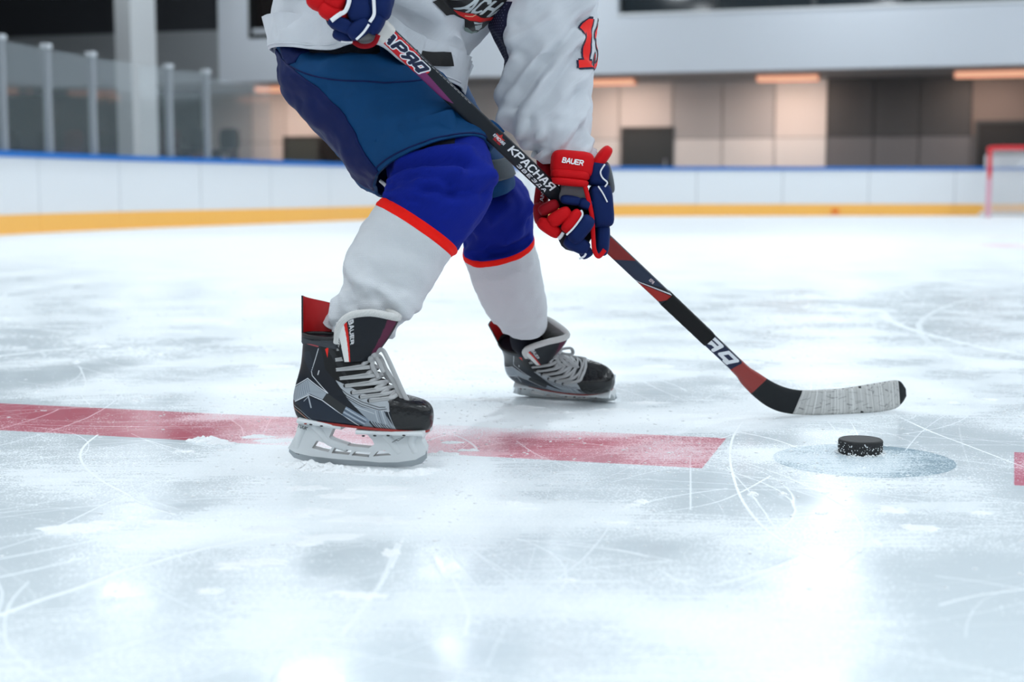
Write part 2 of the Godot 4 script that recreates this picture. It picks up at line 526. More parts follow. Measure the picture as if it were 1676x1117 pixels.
func build_hall() -> void:
	var white := mat("white_wall", c8(208, 214, 222), 0.75)
	var grey := mat("grey_wall", c8(120, 124, 127), 0.7)
	var dark := mat("dark_wall", c8(30, 32, 35), 0.7)
	var black := mat("black_opening", c8(12, 13, 15), 0.5)
	var soffit_grey := mat("soffit_grey", c8(150, 152, 155), 0.7)
	var concrete := mat("concrete", c8(120, 120, 120), 0.7)
	wall_box("ceiling", -24, 26, CEILING, CEILING + 0.3, -36, 24, mat("ceiling_white", c8(205, 208, 210), 0.8))
	wall_box("floor", -24, 26, -0.5, -0.06, -36, 24, concrete)
	wall_box("wall_left", -24.3, -24, -0.5, CEILING + 0.3, -36, 24, grey)
	wall_box("wall_right", 26, 26.3, -0.5, CEILING + 0.3, -36, 24, white)
	wall_box("wall_front", -24.3, 26.3, -0.5, CEILING + 0.3, 24, 24.3, white)
	wall_box("wall_back", -24.3, 26.3, -0.5, CEILING + 0.3, -36.3, -36, mat("far_wall", c8(150, 152, 155), 0.8))
	# balcony front and the underside behind it
	var split := on_wall(358, 100, FASCIA_Z).x
	var end := on_wall(1010, 100, FASCIA_Z).x
	wall_box("trim_1", -24, split, LOW, HIGH, FASCIA_Z - 0.35, FASCIA_Z, mat("grey_fascia", c8(140, 144, 147), 0.7))
	wall_box("trim_2", split, 26, LOW, HIGH, FASCIA_Z - 0.35, FASCIA_Z, white)
	wall_box("trim_3", -24, 26, LOW, LOW + 0.3, -36, FASCIA_Z - 0.35, soffit_grey)
	# upper storey: dark gallery glazing left and right, a white block with a window between
	wall_box("wall_gallery_left", -24, split, HIGH, CEILING, FASCIA_Z - 0.5, FASCIA_Z - 0.2, mat("dark_gallery", c8(46, 48, 53), 0.6))
	var wl := on_wall(407, 30, FASCIA_Z).x
	var wr := on_wall(462, 30, FASCIA_Z).x
	var wb := on_wall(407, 63, FASCIA_Z).y
	wall_box("wall_block_left", split, wl, HIGH, CEILING, FASCIA_Z - 0.35, FASCIA_Z, white)
	wall_box("wall_block_right", wr, end, HIGH, CEILING, FASCIA_Z - 0.35, FASCIA_Z, white)
	wall_box("wall_block_low", wl, wr, HIGH, wb, FASCIA_Z - 0.35, FASCIA_Z, white)
	var w1 := structure(Node3D.new())
	w1.name = "window_1"; add_child(w1); w1.basis = hall_basis()
	wall_box("pane", wl, wr, wb, CEILING, FASCIA_Z - 0.3, FASCIA_Z - 0.28, mat("dark_glass", c8(30, 26, 26), 0.12), w1)
	wall_box("frame", wl, wl + 0.09, wb, CEILING, FASCIA_Z - 0.27, FASCIA_Z + 0.02, black, w1)
	wall_box("frame", wr - 0.09, wr, wb, CEILING, FASCIA_Z - 0.27, FASCIA_Z + 0.02, black, w1)
	wall_box("frame", wl, wr, wb, wb + 0.09, FASCIA_Z - 0.27, FASCIA_Z + 0.02, black, w1)
	# glazed gallery on the right
	var w2 := structure(Node3D.new())
	w2.name = "window_2"; add_child(w2); w2.basis = hall_basis()
	var glass := mat("gallery_glass", c8(24, 34, 40), 0.08)
	var x := end
	var pane := 0
	while x < 26.0:
		var x2 := minf(x + 2.05, 26.0)
		wall_box("pane", x + 0.04, x2 - 0.04, HIGH + 0.06, CEILING, FASCIA_Z - 0.3, FASCIA_Z - 0.27, glass, w2)
		wall_box("mullion", x2 - 0.05, x2 + 0.05, HIGH, CEILING, FASCIA_Z - 0.32, FASCIA_Z - 0.2, mat("mullion", c8(52, 56, 60), 0.4), w2)
		x = x2; pane += 1
	wall_box("sill", end, 26, HIGH, HIGH + 0.06, FASCIA_Z - 0.33, FASCIA_Z + 0.03, mat("sill_white", c8(220, 223, 226), 0.5), w2)
	# ground floor wall, panel by panel: [left u, right u, material, label]
	var light_panel := mat("wall_panel_light", c8(214, 210, 208), 0.5)
	var mid_panel := mat("wall_panel_mid", c8(176, 177, 179), 0.5)
	var shade_panel := mat("wall_panel_grey", c8(62, 64, 67), 0.5)
	var dim_panel := mat("wall_panel_dim", c8(58, 60, 62), 0.6)
	var low_panel := mat("wall_low_light", c8(216, 216, 216), 0.5)
	var low_grey := mat("wall_low_grey", c8(100, 102, 106), 0.5)
	var wall := Node3D.new()
	wall.name = "wall_panelled"; add_child(wall); wall.basis = hall_basis()
	structure(wall)
	var cols := [[-330, dim_panel, dim_panel], [-160, dim_panel, dim_panel], [0, dim_panel, dim_panel], [90, dim_panel, dim_panel], [180, dim_panel, dim_panel], [262, dim_panel, low_grey], [330, mid_panel, mid_panel], [412, light_panel, light_panel], [466, light_panel, light_panel], [560, light_panel, low_panel], [660, light_panel, low_panel], [760, light_panel, low_panel],
		[860, light_panel, low_panel], [940, light_panel, low_panel], [1013, light_panel, low_panel], [1100, mid_panel, low_panel], [1182, mid_panel, low_panel], [1268, light_panel, low_panel], [1353, shade_panel, low_grey], [1430, shade_panel, low_grey], [1505, shade_panel, low_grey], [1590, mat("wall_panel_taupe", c8(120, 108, 102), 0.5), low_grey], [1690, shade_panel, low_grey], [1800, shade_panel, low_grey], [1950, shade_panel, low_grey], [2300, shade_panel, low_grey]]
	var ledge := on_wall(1200, 226, WALL_Z).y
	for k in cols.size() - 1:
		var x0 := on_wall(cols[k][0], 200, WALL_Z).x + 0.012
		var x1 := on_wall(cols[k + 1][0], 200, WALL_Z).x - 0.012
		wall_box("panel", x0, x1, ledge + 0.01, LOW, WALL_Z - 0.1, WALL_Z, cols[k][1], wall)
		wall_box("panel", x0, x1, -0.1, ledge - 0.01, WALL_Z - 0.1, WALL_Z + 0.02, cols[k][2], wall)
	wall_box("backing", -24, 26, -0.1, LOW, WALL_Z - 0.25, WALL_Z - 0.1, shade_panel, wall)
	# doors: [u0, u1, top v]
	var n := 0
	for d in [[470, 522, 228], [527, 562, 228], [1022, 1098, 213], [1600, 1700, 202]]:
		n += 1
		var door := structure(Node3D.new())
		door.name = "door_%d" % n; add_child(door); door.basis = hall_basis()
		var x0: float = on_wall(d[0], 250, WALL_Z).x
		var x1: float = on_wall(d[1], 250, WALL_Z).x
		var top: float = on_wall((d[0] + d[1]) / 2.0, d[2], WALL_Z).y
		wall_box("leaf", x0, x1, -0.06, top, WALL_Z, WALL_Z + 0.05, mat("door_grey", c8(70, 78, 78), 0.4) if n == 1 else (mat("door_slate", c8(52, 56, 58), 0.35) if n == 3 else black), door)
		for f in [[x0 - 0.07, x0, -0.06, top + 0.07], [x1, x1 + 0.07, -0.06, top + 0.07], [x0, x1, top, top + 0.07]]:
			wall_box("frame", f[0], f[1], f[2], f[3], WALL_Z, WALL_Z + 0.09, mat("door_frame", c8(60, 62, 64), 0.4), door)
		wall_box("handle", x1 - 0.14, x1 - 0.1, 0.95, 1.15, WALL_Z + 0.05, WALL_Z + 0.1, mat("steel_handle", c8(170, 172, 175), 0.3, {"metallic": 0.9}), door)
	# square pillar behind the boards
	var pc := at(227, 262, 27.0)
	var s := Shape.new()
	s.box(Vector3(0, CEILING / 2, 0), Vector3(0.265, CEILING / 2, 0.265))
	var pillar := put("pillar", s, mat("pillar_white", c8(196, 200, 203), 0.6))
	pillar.position = Vector3(pc.x, 0, pc.z)
	pillar.rotation_degrees.y = 47
	structure(pillar, "square white pillar rising behind the rink glass", "pillar")
	s = Shape.new()
	s.box(Vector3(0, 0.15, 0), Vector3(0.285, 0.15, 0.285))
	put("base", s, mat("pillar_base", c8(120, 122, 124), 0.6), pillar)
	# warm lamps under the balcony: [u0, u1]
	var where := ["at the far left behind the glass", "left of the player's back", "beside the white sleeve", "over the pale wall panels", "over the grey shutter wall", "beyond the goal"]
	var i := 0
	for a in [[115, 192, 1.0], [420, 482, 9.0], [962, 1042, 9.0], [1238, 1342, 10.5], [1560, 1684, 8.5], [1900, 2020, 7.0]]:
		var zl := FASCIA_Z - 1.25
		var l0: float = on_wall(a[0], 130, zl).x
		var l1: float = on_wall(a[1], 130, zl).x
		var t := thing("soffit_lamp", "warm strip lamp under the balcony, " + where[i], "lamp", hall((l0 + l1) / 2, LOW, zl), "warm strip lamps under the balcony")
		t.basis = hall_basis()
		s = Shape.new()
		s.box(Vector3(0, -0.06, 0), Vector3((l1 - l0) / 2, 0.06, 0.16))
		put("housing", s, mat("strip_housing", c8(190, 150, 130), 0.5), t)
		s = Shape.new()
		s.box(Vector3(0, -0.09, 0), Vector3((l1 - l0) / 2 - 0.03, 0.055, 0.175))
		put("light_strip", s, mat("strip_glow", Color(0.9, 0.7, 0.6), 0.5, {"emission_enabled": true, "emission": Color(1.0, 0.72, 0.58), "emission_energy_multiplier": 0.95}) if i else mat("strip_glow_dim", Color(0.5, 0.42, 0.4), 0.5, {"emission_enabled": true, "emission": Color(1.0, 0.72, 0.58), "emission_energy_multiplier": 0.12}), t)
		var l := AreaLight3D.new()
		l.name = "strip_light"
		l.area_size = Vector2(l1 - l0 - 0.06, 0.3)
		l.light_color = Color(1.0, 0.87, 0.79)
		l.light_energy = a[2]
		l.area_range = 30.0
		l.area_attenuation = 2.0
		l.shadow_enabled = true
		t.add_child(l)
		l.position = Vector3(0, -0.15, 0)
		l.rotation.x = -PI / 2 + 0.3
		i += 1
	wall_box("platform", on_wall(-120, 250, WALL_Z + 1.6).x, on_wall(405, 250, WALL_Z + 1.6).x, -0.08, 0.42, WALL_Z + 0.06, WALL_Z + 2.4, mat("platform_grey", c8(70, 72, 74), 0.7))
	# row of dark seats at the far left, seen through the glass
	var places := ["farthest left", "second from the left", "third from the left", "fourth from the left", "just left of the pillar", "just right of the pillar", "second right of the pillar", "third right of the pillar"]
	var us := [8, 66, 112, 158, 192, 270, 318, 368]
	for k in us.size():
		var q := on_wall(us[k], 250, WALL_Z + 1.6)
		var t := thing("bench_seat", "dark padded seat against the far wall behind the glass, " + places[k], "seat", hall(q.x, 0.42, q.z), "dark seats along the far wall")
		t.basis = hall_basis()
		var m := mat("seat_dark", c8(24, 20, 24), 0.6)
		if k in [2, 5]: m = mat("seat_red", c8(70, 26, 32), 0.6)
		s = Shape.new(); pad(s, Vector3(0, 0.95, 0), Vector3(0.28, 0.06, 0.26), Basis(), 4.0); put("seat", s, m, t)
		s = Shape.new(); pad(s, Vector3(0, 1.25, -0.26), Vector3(0.27, 0.27, 0.06), Basis(), 4.0); put("backrest", s, m, t)
		for sx in [-0.22, 0.22]:
			s = Shape.new(); s.box(Vector3(sx, 0.45, 0), Vector3(0.025, 0.45, 0.22)); put("leg", s, mat("seat_leg", c8(40, 40, 42), 0.5), t)

# ---------------------------------------------------------------- boards and glass
func board_line() -> Array:
	var c := Curve3D.new()
	for q in [[-5.3, 9.0], [-5.4, 4.0], [-5.5, -1.0], [-5.56, -5.0], [-5.6, -9.0], [-5.55, -11.5], [-5.2, -14.4], [-4.55, -16.7], [-3.75, -18.4], [-2.95, -20.1], [-1.9, -22.3], [0.0, -24.1], [2.5, -24.9], [6.0, -25.2], [10.0, -25.3], [14.0, -25.3], [18.0, -25.1], [20.8, -23.6], [22.2, -20.6], [22.4, -16.0], [22.4, -9.0]]:
		c.add_point(Vector3(q[0], 0, q[1]))
	for k in c.point_count:
		var a := c.get_point_position(maxi(k - 1, 0)); var b := c.get_point_position(mini(k + 1, c.point_count - 1))
		c.set_point_in(k, (a - b) / 6.0); c.set_point_out(k, (b - a) / 6.0)
	c.bake_interval = 0.1
	return [c, c.get_baked_length()]

func strip(s: Shape, c: Curve3D, l0: float, l1: float, y0: float, y1: float, d0: float, d1: float) -> void:
	var m := maxi(3, int((l1 - l0) / 0.3))
	var rows := []
	for i in m + 1:
		var l := lerpf(l0, l1, float(i) / m)
		var p := c.sample_baked(l)
		var dir := (c.sample_baked(l + 0.05) - c.sample_baked(l - 0.05)).normalized()
		var n := dir.cross(Vector3.UP)      # towards the ice
		rows.append(PackedVector3Array([p + n * d0 + Vector3(0, y0, 0), p + n * d1 + Vector3(0, y0, 0), p + n * d1 + Vector3(0, y1, 0), p + n * d0 + Vector3(0, y1, 0)]))
	for i in m:
		for j in 4:
			var k := (j + 1) % 4
			s.quad(rows[i][j], rows[i][k], rows[i + 1][k], rows[i + 1][j])
	s.quad(rows[0][0], rows[0][3], rows[0][2], rows[0][1])
	s.quad(rows[m][0], rows[m][1], rows[m][2], rows[m][3])

func build_boards() -> void:
	var got := board_line()
	var c: Curve3D = got[0]
	var whole: float = got[1]
	var t := thing("rink_boards", "white rink boards with yellow kick strip and blue cap rail", "boards")
	var white := mat("board_white", c8(226, 230, 234), 0.32, {"clearcoat_enabled": true, "clearcoat": 0.3, "clearcoat_roughness": 0.2})
	var yellow := mat("kick_yellow", c8(252, 188, 88), 0.4)
	var blue := mat("cap_blue", c8(10, 108, 190), 0.35)
	var seam := mat("board_seam", c8(150, 156, 162), 0.6)
	var l := 0.0
	while l < whole - 0.3:
		var l1 := minf(l + 1.52, whole)
		var s := Shape.new(); strip(s, c, l + 0.006, l1 - 0.006, 0.2, 0.79, -0.06, 0.0); put("panel", s, white, t)
		s = Shape.new(); strip(s, c, l + 0.003, l1 - 0.003, -0.02, 0.2, -0.06, 0.012); put("kick_strip", s, yellow, t)
		s = Shape.new(); strip(s, c, l, l1, 0.79, 0.85, -0.1, 0.03); put("cap_rail", s, blue, t)
		s = Shape.new(); strip(s, c, l1 - 0.012, l1 + 0.012, 0.2, 0.79, -0.06, -0.004); put("seam", s, seam, t)
		l = l1
	# glass on the left, held by posts
	var posts := [-70.0, 27.0, 103.0, 173.0, 236.0, 294.0, 350.0]
	var lens := []
	for u in posts:
		var best := 0.0; var gap := INF
		for k in 600:
			var q := c.sample_baked(whole * k / 600.0)
			var f := (q.x / -q.z) * FOCAL * 0.9945 + 838.0
			if absf(f - u) < gap and q.z < -8.0: gap = absf(f - u); best = whole * k / 600.0
		lens.append(best)
	var g := thing("glass_screen", "clear rink glass panes between pale posts above the boards", "glass screen")
	var alu := mat("post_grey", c8(150, 156, 162), 0.4, {"metallic": 0.3})
	var pane := mat("rink_glass", Color(0.75, 0.82, 0.84, 0.07), 0.04, {"transparency": BaseMaterial3D.TRANSPARENCY_ALPHA})
	for k in lens.size():
		var top := 1.98 - 0.012 * k
		var s := Shape.new(); strip(s, c, lens[k] - 0.03, lens[k] + 0.03, 0.85, top, -0.09, -0.02)
		if k != 4: put("post", s, alu, g)
		if k != 4:
			s = Shape.new(); strip(s, c, lens[k] - 0.045, lens[k] + 0.045, top, top + 0.05, -0.1, -0.01); put("post_cap", s, mat("post_cap", c8(190, 195, 200), 0.4), g)
		if k > 0:
			s = Shape.new(); strip(s, c, lens[k - 1] + 0.05, lens[k] - 0.05, 0.86, top, -0.06, -0.048); put("pane", s, pane, g)
	var s2 := Shape.new(); strip(s2, c, lens[-1] + 0.05, lens[-1] + 1.4, 0.86, 1.85, -0.06, -0.048); put("pane", s2, pane, g)
	# the small orange mark on the kick strip
	var mk := at(1367, 346, 25.15)
	s2 = Shape.new(); s2.box(mk, Vector3(0.06, 0.035, 0.01)); tag(put("puck_mark", s2, mat("mark_orange", c8(240, 110, 10), 0.5)), "small orange mark on the yellow kick strip", "mark")

# ---------------------------------------------------------------- ice
const LINE_AT := Vector2(0.6, -2.417)          # the centre spot (x, z)
const LINE_DIR := Vector2(0.960, 0.280)

# frost (0 clear, 255 snow white) of a stretch of ice, x0..x1 by z0..z1, painted w x h
func frost_map(x0: float, x1: float, z0: float, z1: float, w: int, h: int, clumps: Array, base: float, scratches: Array, fine: float, soft := 0) -> PackedByteArray:
	var f := FastNoiseLite.new()
	f.noise_type = FastNoiseLite.TYPE_SIMPLEX_SMOOTH
	var px := (x1 - x0) / w
	f.offset = Vector3(x0 / px, z0 / px, 0)
	f.seed = 11; f.fractal_octaves = 5; f.frequency = 2.2 * px
	var low := f.get_image(w, h, false, false, false); low.convert(Image.FORMAT_L8)
	f.seed = 23; f.fractal_octaves = 3; f.frequency = fine * px
	var high := f.get_image(w, h, false, false, false); high.convert(Image.FORMAT_L8)
	# brushed streaks: noise drawn out along the ice
	f.seed = 31; f.fractal_octaves = 3; f.frequency = 60.0 * (z1 - z0) / h
	var brush := f.get_image(maxi(8, w / 16), h, false, false, true); brush.convert(Image.FORMAT_L8)
	brush.resize(w, h, Image.INTERPOLATE_BILINEAR)
	# where snow has been scraped up: soft spots broken up by the noise
	var mask := Image.create(96, 96, false, Image.FORMAT_L8)
	for y in 96:
		for x in 96:
			var q := Vector2(lerpf(x0, x1, (x + 0.5) / 96.0), lerpf(z0, z1, (y + 0.5) / 96.0))
			var k := base
			for c in clumps:
				var d := Vector2((q.x - c[0]) / c[2], (q.y - c[1]) / c[3]).length_squared()
				k += c[4] * exp(-d)
			k = clampf(k, 0, 1)
			mask.set_pixel(x, y, Color(k, k, k))
	mask.resize(w, h, Image.INTERPOLATE_CUBIC)
	var a := low.get_data(); var b := high.get_data(); var m := mask.get_data(); var s := brush.get_data()
	var out := PackedByteArray()
	out.resize(w * h)
	for i in w * h:
		var g := m[i]
		var k := (((a[i] - 128) >> soft) + g * 2 - 112 + soft * 14) + ((s[i] - 128) >> 2)      # patches of frost
		if b[i] + (g >> 1) + ((a[i] - 128) >> 1) > 214: k += 150           # loose flakes
		out[i] = 0 if k < 0 else (255 if k > 255 else k)
	for sc in scratches:
		scratch(out, w, h, sc[0], sc[1], sc[2])
	return out

func scratch(out: PackedByteArray, w: int, h: int, pts: Array, wide: float, add: int) -> void:
	for k in pts.size() - 1:
		var a: Vector2 = pts[k]; var b: Vector2 = pts[k + 1]
		var parts := maxi(1, int(a.distance_to(b) / 24.0))
		for s in parts:
			var p := a.lerp(b, float(s) / parts); var q := a.lerp(b, float(s + 1) / parts)
			for y in range(maxi(0, floori(minf(p.y, q.y) - wide)), mini(h - 1, ceili(maxf(p.y, q.y) + wide)) + 1):
				for x in range(maxi(0, floori(minf(p.x, q.x) - wide)), mini(w - 1, ceili(maxf(p.x, q.x) + wide)) + 1):
					var z := Vector2(x + 0.5, y + 0.5)
					var c := clampf(wide / 2.0 - Geometry2D.get_closest_point_to_segment(z, p, q).distance_to(z) + 0.5, 0, 1)
					if c > 0: out[y * w + x] = mini(255, maxi(out[y * w + x], int(c * add)))

func ice_piece(called: String, x0: float, x1: float, z0: float, z1: float, w: int, h: int, frost: PackedByteArray, marks: bool, parent: Node) -> void:
	var px := PackedByteArray(); px.resize(w * h * 3)
	var ro := PackedByteArray(); ro.resize(w * h)
	var clear := [208, 217, 222]; var snow := [243, 247, 249]
	var paint := []
	for y in h:
		var z := lerpf(z0, z1, (y + 0.5) / h)
		# which paint lies under the ice along this row: runs of [from x, to x, colour]
		var runs := []
		if marks:
			# red centre line, 0.3 m wide, broken round the spot
			var cross := LINE_DIR.x
			for side in [-1, 1]:
				var c := LINE_AT.x + (z - LINE_AT.y) / LINE_DIR.y * LINE_DIR.x     # where the line's middle crosses this row
				var half := 0.15 / LINE_DIR.y
				var g0 := 0.316 - 0.287 * (z + 2.348); var g1 := 0.779 - 0.348 * (z + 2.191)
				if side < 0: runs.append([c - half, minf(c + half, g0), [196, 98, 113]])
				else: runs.append([maxf(c - half, g1), c + half, [198, 104, 124]])
			var dz := z - LINE_AT.y
			if absf(dz) < 0.152:
				var r := sqrt(0.152 * 0.152 - dz * dz)
				runs.append([LINE_AT.x - r, LINE_AT.x + r, [126, 152, 166]])
		else:
			# far markings by the goal: a pink line and a red spot
			var dz := z + 11.75
			if absf(dz) < 0.55:
				var r := 1.0 * sqrt(1.0 - dz * dz / 0.3025)
				runs.append([4.25 - r * 0.85, 4.25 + r, [226, 150, 160]])
			if absf(z + 13.95) < 0.24: runs.append([3.3, 5.2, [232, 190, 204]])
		for x in w:
			var c := clear
			var wx := lerpf(x0, x1, (x + 0.5) / w)
			for r in runs:
				if wx > r[0] and wx < r[1]: c = r[2]
			var i := y * w + x
			var k := frost[i]
			
			px[i * 3] = c[0] + (snow[0] - c[0]) * k / 255
			px[i * 3 + 1] = c[1] + (snow[1] - c[1]) * k / 255
			px[i * 3 + 2] = c[2] + (snow[2] - c[2]) * k / 255
			ro[i] = 36 + k * 2 / 5
	var m := mat("ice_" + called + str(materials.size()), Color.WHITE, 1.0, {"metallic_specular": 0.42})
	m.albedo_texture = ImageTexture.create_from_image(Image.create_from_data(w, h, false, Image.FORMAT_RGB8, px))
	m.roughness_texture = ImageTexture.create_from_image(Image.create_from_data(w, h, false, Image.FORMAT_L8, ro))
	m.roughness_texture_channel = BaseMaterial3D.TEXTURE_CHANNEL_RED
	m.heightmap_enabled = true
	m.heightmap_texture = ImageTexture.create_from_image(Image.create_from_data(w, h, false, Image.FORMAT_L8, frost))
	m.heightmap_scale = 0.05
	var s := Shape.new()
	s.quad(Vector3(x0, 0, z0), Vector3(x1, 0, z0), Vector3(x1, 0, z1), Vector3(x0, 0, z1), -1, Vector2(0, 0), Vector2(1, 0), Vector2(1, 1), Vector2(0, 1))
	ice_sides(s, x0, x1, z0, z1)
	put(called, s, m, parent)

func ice_sides(s: Shape, x0: float, x1: float, z0: float, z1: float) -> void:
	var z := Vector2.ZERO
	s.quad(Vector3(x0, -0.04, z1), Vector3(x1, -0.04, z1), Vector3(x1, -0.04, z0), Vector3(x0, -0.04, z0), -1, z, z, z, z)
	s.quad(Vector3(x0, 0, z0), Vector3(x0, -0.04, z0), Vector3(x1, -0.04, z0), Vector3(x1, 0, z0), -1, z, z, z, z)
	s.quad(Vector3(x0, 0, z1), Vector3(x1, 0, z1), Vector3(x1, -0.04, z1), Vector3(x0, -0.04, z1), -1, z, z, z, z)
	s.quad(Vector3(x0, 0, z0), Vector3(x0, 0, z1), Vector3(x0, -0.04, z1), Vector3(x0, -0.04, z0), -1, z, z, z, z)
	s.quad(Vector3(x1, 0, z0), Vector3(x1, -0.04, z0), Vector3(x1, -0.04, z1), Vector3(x1, 0, z1), -1, z, z, z, z)

# skate cuts seen in the photograph, as sight points on the ice: [points, width in metres, strength]
const CUTS := [
	[[160, 712, 140, 728, 131, 745, 140, 766, 170, 790, 200, 805, 240, 828, 285, 842], 0.006, 235],
	[[90, 865, 200, 812, 300, 772, 440, 735], 0.003, 200], [[0, 762, 120, 742, 240, 724], 0.003, 170], [[215, 710, 270, 735, 350, 770], 0.003, 120],
	[[0, 1008, 60, 985, 130, 962, 200, 935, 250, 922, 330, 900, 450, 875], 0.012, 235], [[0, 915, 80, 900, 190, 878, 300, 855, 450, 828], 0.006, 200], [[0, 945, 60, 932, 130, 915], 0.008, 160],
	[[1215, 690, 1200, 715, 1194, 745, 1200, 780, 1215, 820, 1245, 860, 1290, 893, 1350, 922, 1420, 948], 0.006, 235],
	[[1180, 718, 1240, 700, 1330, 686, 1400, 690], 0.004, 220], [[1170, 700, 1260, 718, 1310, 735], 0.006, 220], [[1250, 745, 1350, 760, 1420, 775], 0.004, 190],
	[[1450, 672, 1520, 705, 1580, 728, 1676, 765], 0.005, 230], [[1480, 662, 1560, 672, 1676, 686], 0.003, 190], [[1430, 742, 1560, 752, 1676, 768], 0.004, 210],
	[[1190, 765, 1230, 810, 1285, 890], 0.003, 160], [[715, 828, 820, 838, 960, 842, 1100, 842, 1190, 845], 0.004, 220], [[845, 722, 880, 745, 935, 766], 0.004, 210], [[900, 760, 960, 750, 1060, 730], 0.003, 150],
	[[1000, 840, 1090, 815, 1190, 800], 0.004, 200], [[1076, 840, 1180, 820, 1260, 780], 0.004, 170], [[740, 760, 830, 785, 900, 765], 0.003, 140], [[690, 725, 740, 712, 780, 735, 735, 738], 0.008, 230],
	[[650, 890, 620, 960, 560, 1040], 0.010, 170], [[660, 880, 640, 930], 0.006, 220], [[740, 945, 765, 1000, 762, 1040], 0.008, 190], [[690, 865, 760, 870, 860, 885, 1000, 900, 1060, 912], 0.006, 190],
	[[740, 893, 820, 885, 950, 890, 1100, 918], 0.004, 170], [[760, 930, 900, 935, 1100, 918], 0.006, 150], [[1000, 790, 1080, 770, 1190, 755], 0.003, 150], [[1130, 745, 1130, 835], 0.004, 160],
	[[1085, 938, 1150, 960, 1250, 935, 1310, 910], 0.006, 170], [[1260, 690, 1300, 672, 1390, 668], 0.003, 170], [[0, 800, 120, 812, 250, 835], 0.002, 110], [[1540, 990, 1600, 975, 1676, 965], 0.008, 150],
	[[130, 600, 140, 625, 133, 645, 146, 662], 0.004, 200], [[30, 625, 80, 632, 135, 640], 0.003, 150], [[930, 700, 1010, 688, 1090, 692, 1160, 680], 0.004, 170], [[20, 880, 110, 868, 210, 880], 0.003, 130], [[1290, 800, 1400, 830, 1560, 842, 1676, 838], 0.002, 130],
]

func build_ice() -> void:
	var ice := thing("ice_rink", "white skated ice with red centre line and pale blue centre spot", "ice")
	ice.set_meta("kind", "structure")
	var rng := RandomNumberGenerator.new(); rng.seed = 77
	# near stretch
	var b := [-1.35, 1.35, -3.9, -1.2]
	var w := 1536; var h := 1536
	var sc := []
	for cut in CUTS:
		var rows := []
		for k in range(0, cut[0].size(), 2):
			var q := ground(cut[0][k], cut[0][k + 1])
			rows.append([(q.x - b[0]) / (b[1] - b[0]) * w, (q.z - b[2]) / (b[3] - b[2]) * h])
		var pts := []
		for r in resample(rows, rows.size() * 5): pts.append(Vector2(r[0], r[1]))
		sc.append([pts, maxf(1.2, 0.6 * cut[1] / (b[1] - b[0]) * w), cut[2]])
	for k in 340:
		sc.append([random_cut(rng, w, h, 200.0, 900.0), rng.randf_range(1.0, 1.8), rng.randi_range(50, 150)])
	var clumps := []
	for q in [[590, 830, .22, .16, .30], [600, 740, .3, .2, .28], [480, 640, .25, .3, .24], [700, 610, .3, .4, .32], [760, 690, .35, .12, .26], [950, 680, .35, .25, .2], [560, 870, .2, .08, .24], [250, 880, .12, .06, .16],
			[1250, 690, .2, .15, .12], [1480, 830, .16, .05, .18], [1600, 640, .4, .3, .12], [1000, 760, .3, .1, .1], [850, 830, .12, .04, .16], [700, 1000, .4, .25, .06], [150, 700, .3, .3, -.06],
			[700, 440, 1.5, 2.5, .30], [1200, 400, 3, 5, .34], [300, 400, 2.5, 4, .3], [800, 560, .6, .8, .25], [1350, 490, .9, .7, -.08], [150, 560, .6, .8, -.04], [420, 520, .6, .8, .12], [1500, 600, .6, .5, .12], [838, 372, 8, 5, .3]]:
		var p := ground(q[0], q[1])
		clumps.append([p.x, p.z, q[2], q[3], q[4]])
	ice_piece("near_ice", b[0], b[1], b[2], b[3], w, h, frost_map(b[0], b[1], b[2], b[3], w, h, clumps, 0.30, sc, 260.0), true, ice)
	# the ice beside it, out of the frame
	for x in [[-4.0, -1.35], [1.35, 4.0]]:
		sc = []
		for k in 90: sc.append([random_cut(rng, 768, 768, 100.0, 450.0), rng.randf_range(1.0, 1.4), rng.randi_range(50, 150)])
		ice_piece("near_ice", x[0], x[1], b[2], b[3], 768, 768, frost_map(x[0], x[1], b[2], b[3], 768, 768, clumps, 0.30, sc, 260.0), true, ice)
	# middle stretch
	sc = []
	for k in 420:
		sc.append([random_cut(rng, 1536, 1536, 150.0, 700.0), rng.randf_range(1.0, 4.0), rng.randi_range(60, 200)])
	ice_piece("middle_ice", -5.3, 5.3, -14.5, -3.9, 1536, 1536, frost_map(-5.3, 5.3, -14.5, -3.9, 1536, 1536, clumps, 0.30, sc, 70.0, 1), false, ice)
	# the rest of the sheet, too far off or outside the frame
	var m := mat("ice_far", c8(236, 240, 243), 0.42, {"metallic_specular": 0.42, "uv1_triplanar": true, "uv1_world_triplanar": true, "uv1_scale": Vector3.ONE * 0.31, "heightmap_enabled": true, "heightmap_texture": grain, "heightmap_scale": 0.2})
	for r in [[-5.75, 22.6, -25.5, -14.5], [-5.75, -5.3, -14.5, -1.2], [5.3, 22.6, -14.5, -1.2], [-5.3, -4.0, -3.9, -1.2], [4.0, 5.3, -3.9, -1.2], [-5.75, 22.6, -1.2, 16.0]]:
		var s := Shape.new()
		s.quad(Vector3(r[0], 0, r[2]), Vector3(r[1], 0, r[2]), Vector3(r[1], 0, r[3]), Vector3(r[0], 0, r[3]))
		ice_sides(s, r[0], r[1], r[2], r[3])
		put("far_ice", s, m, ice)

func random_cut(rng: RandomNumberGenerator, w: int, h: int, shortest: float, longest: float) -> Array:
	var p := Vector2(rng.randf() * w, rng.randf() * h)
	var dir := rng.randf() * TAU
	var bend := rng.randf_range(-0.25, 0.25)
	var long := rng.randf_range(shortest, longest)
	var pts := []
	for k in 16:
		pts.append(p)
		p += Vector2.from_angle(dir) * long / 15.0
		dir += bend * rng.randf_range(0.2, 1.0)
	return pts

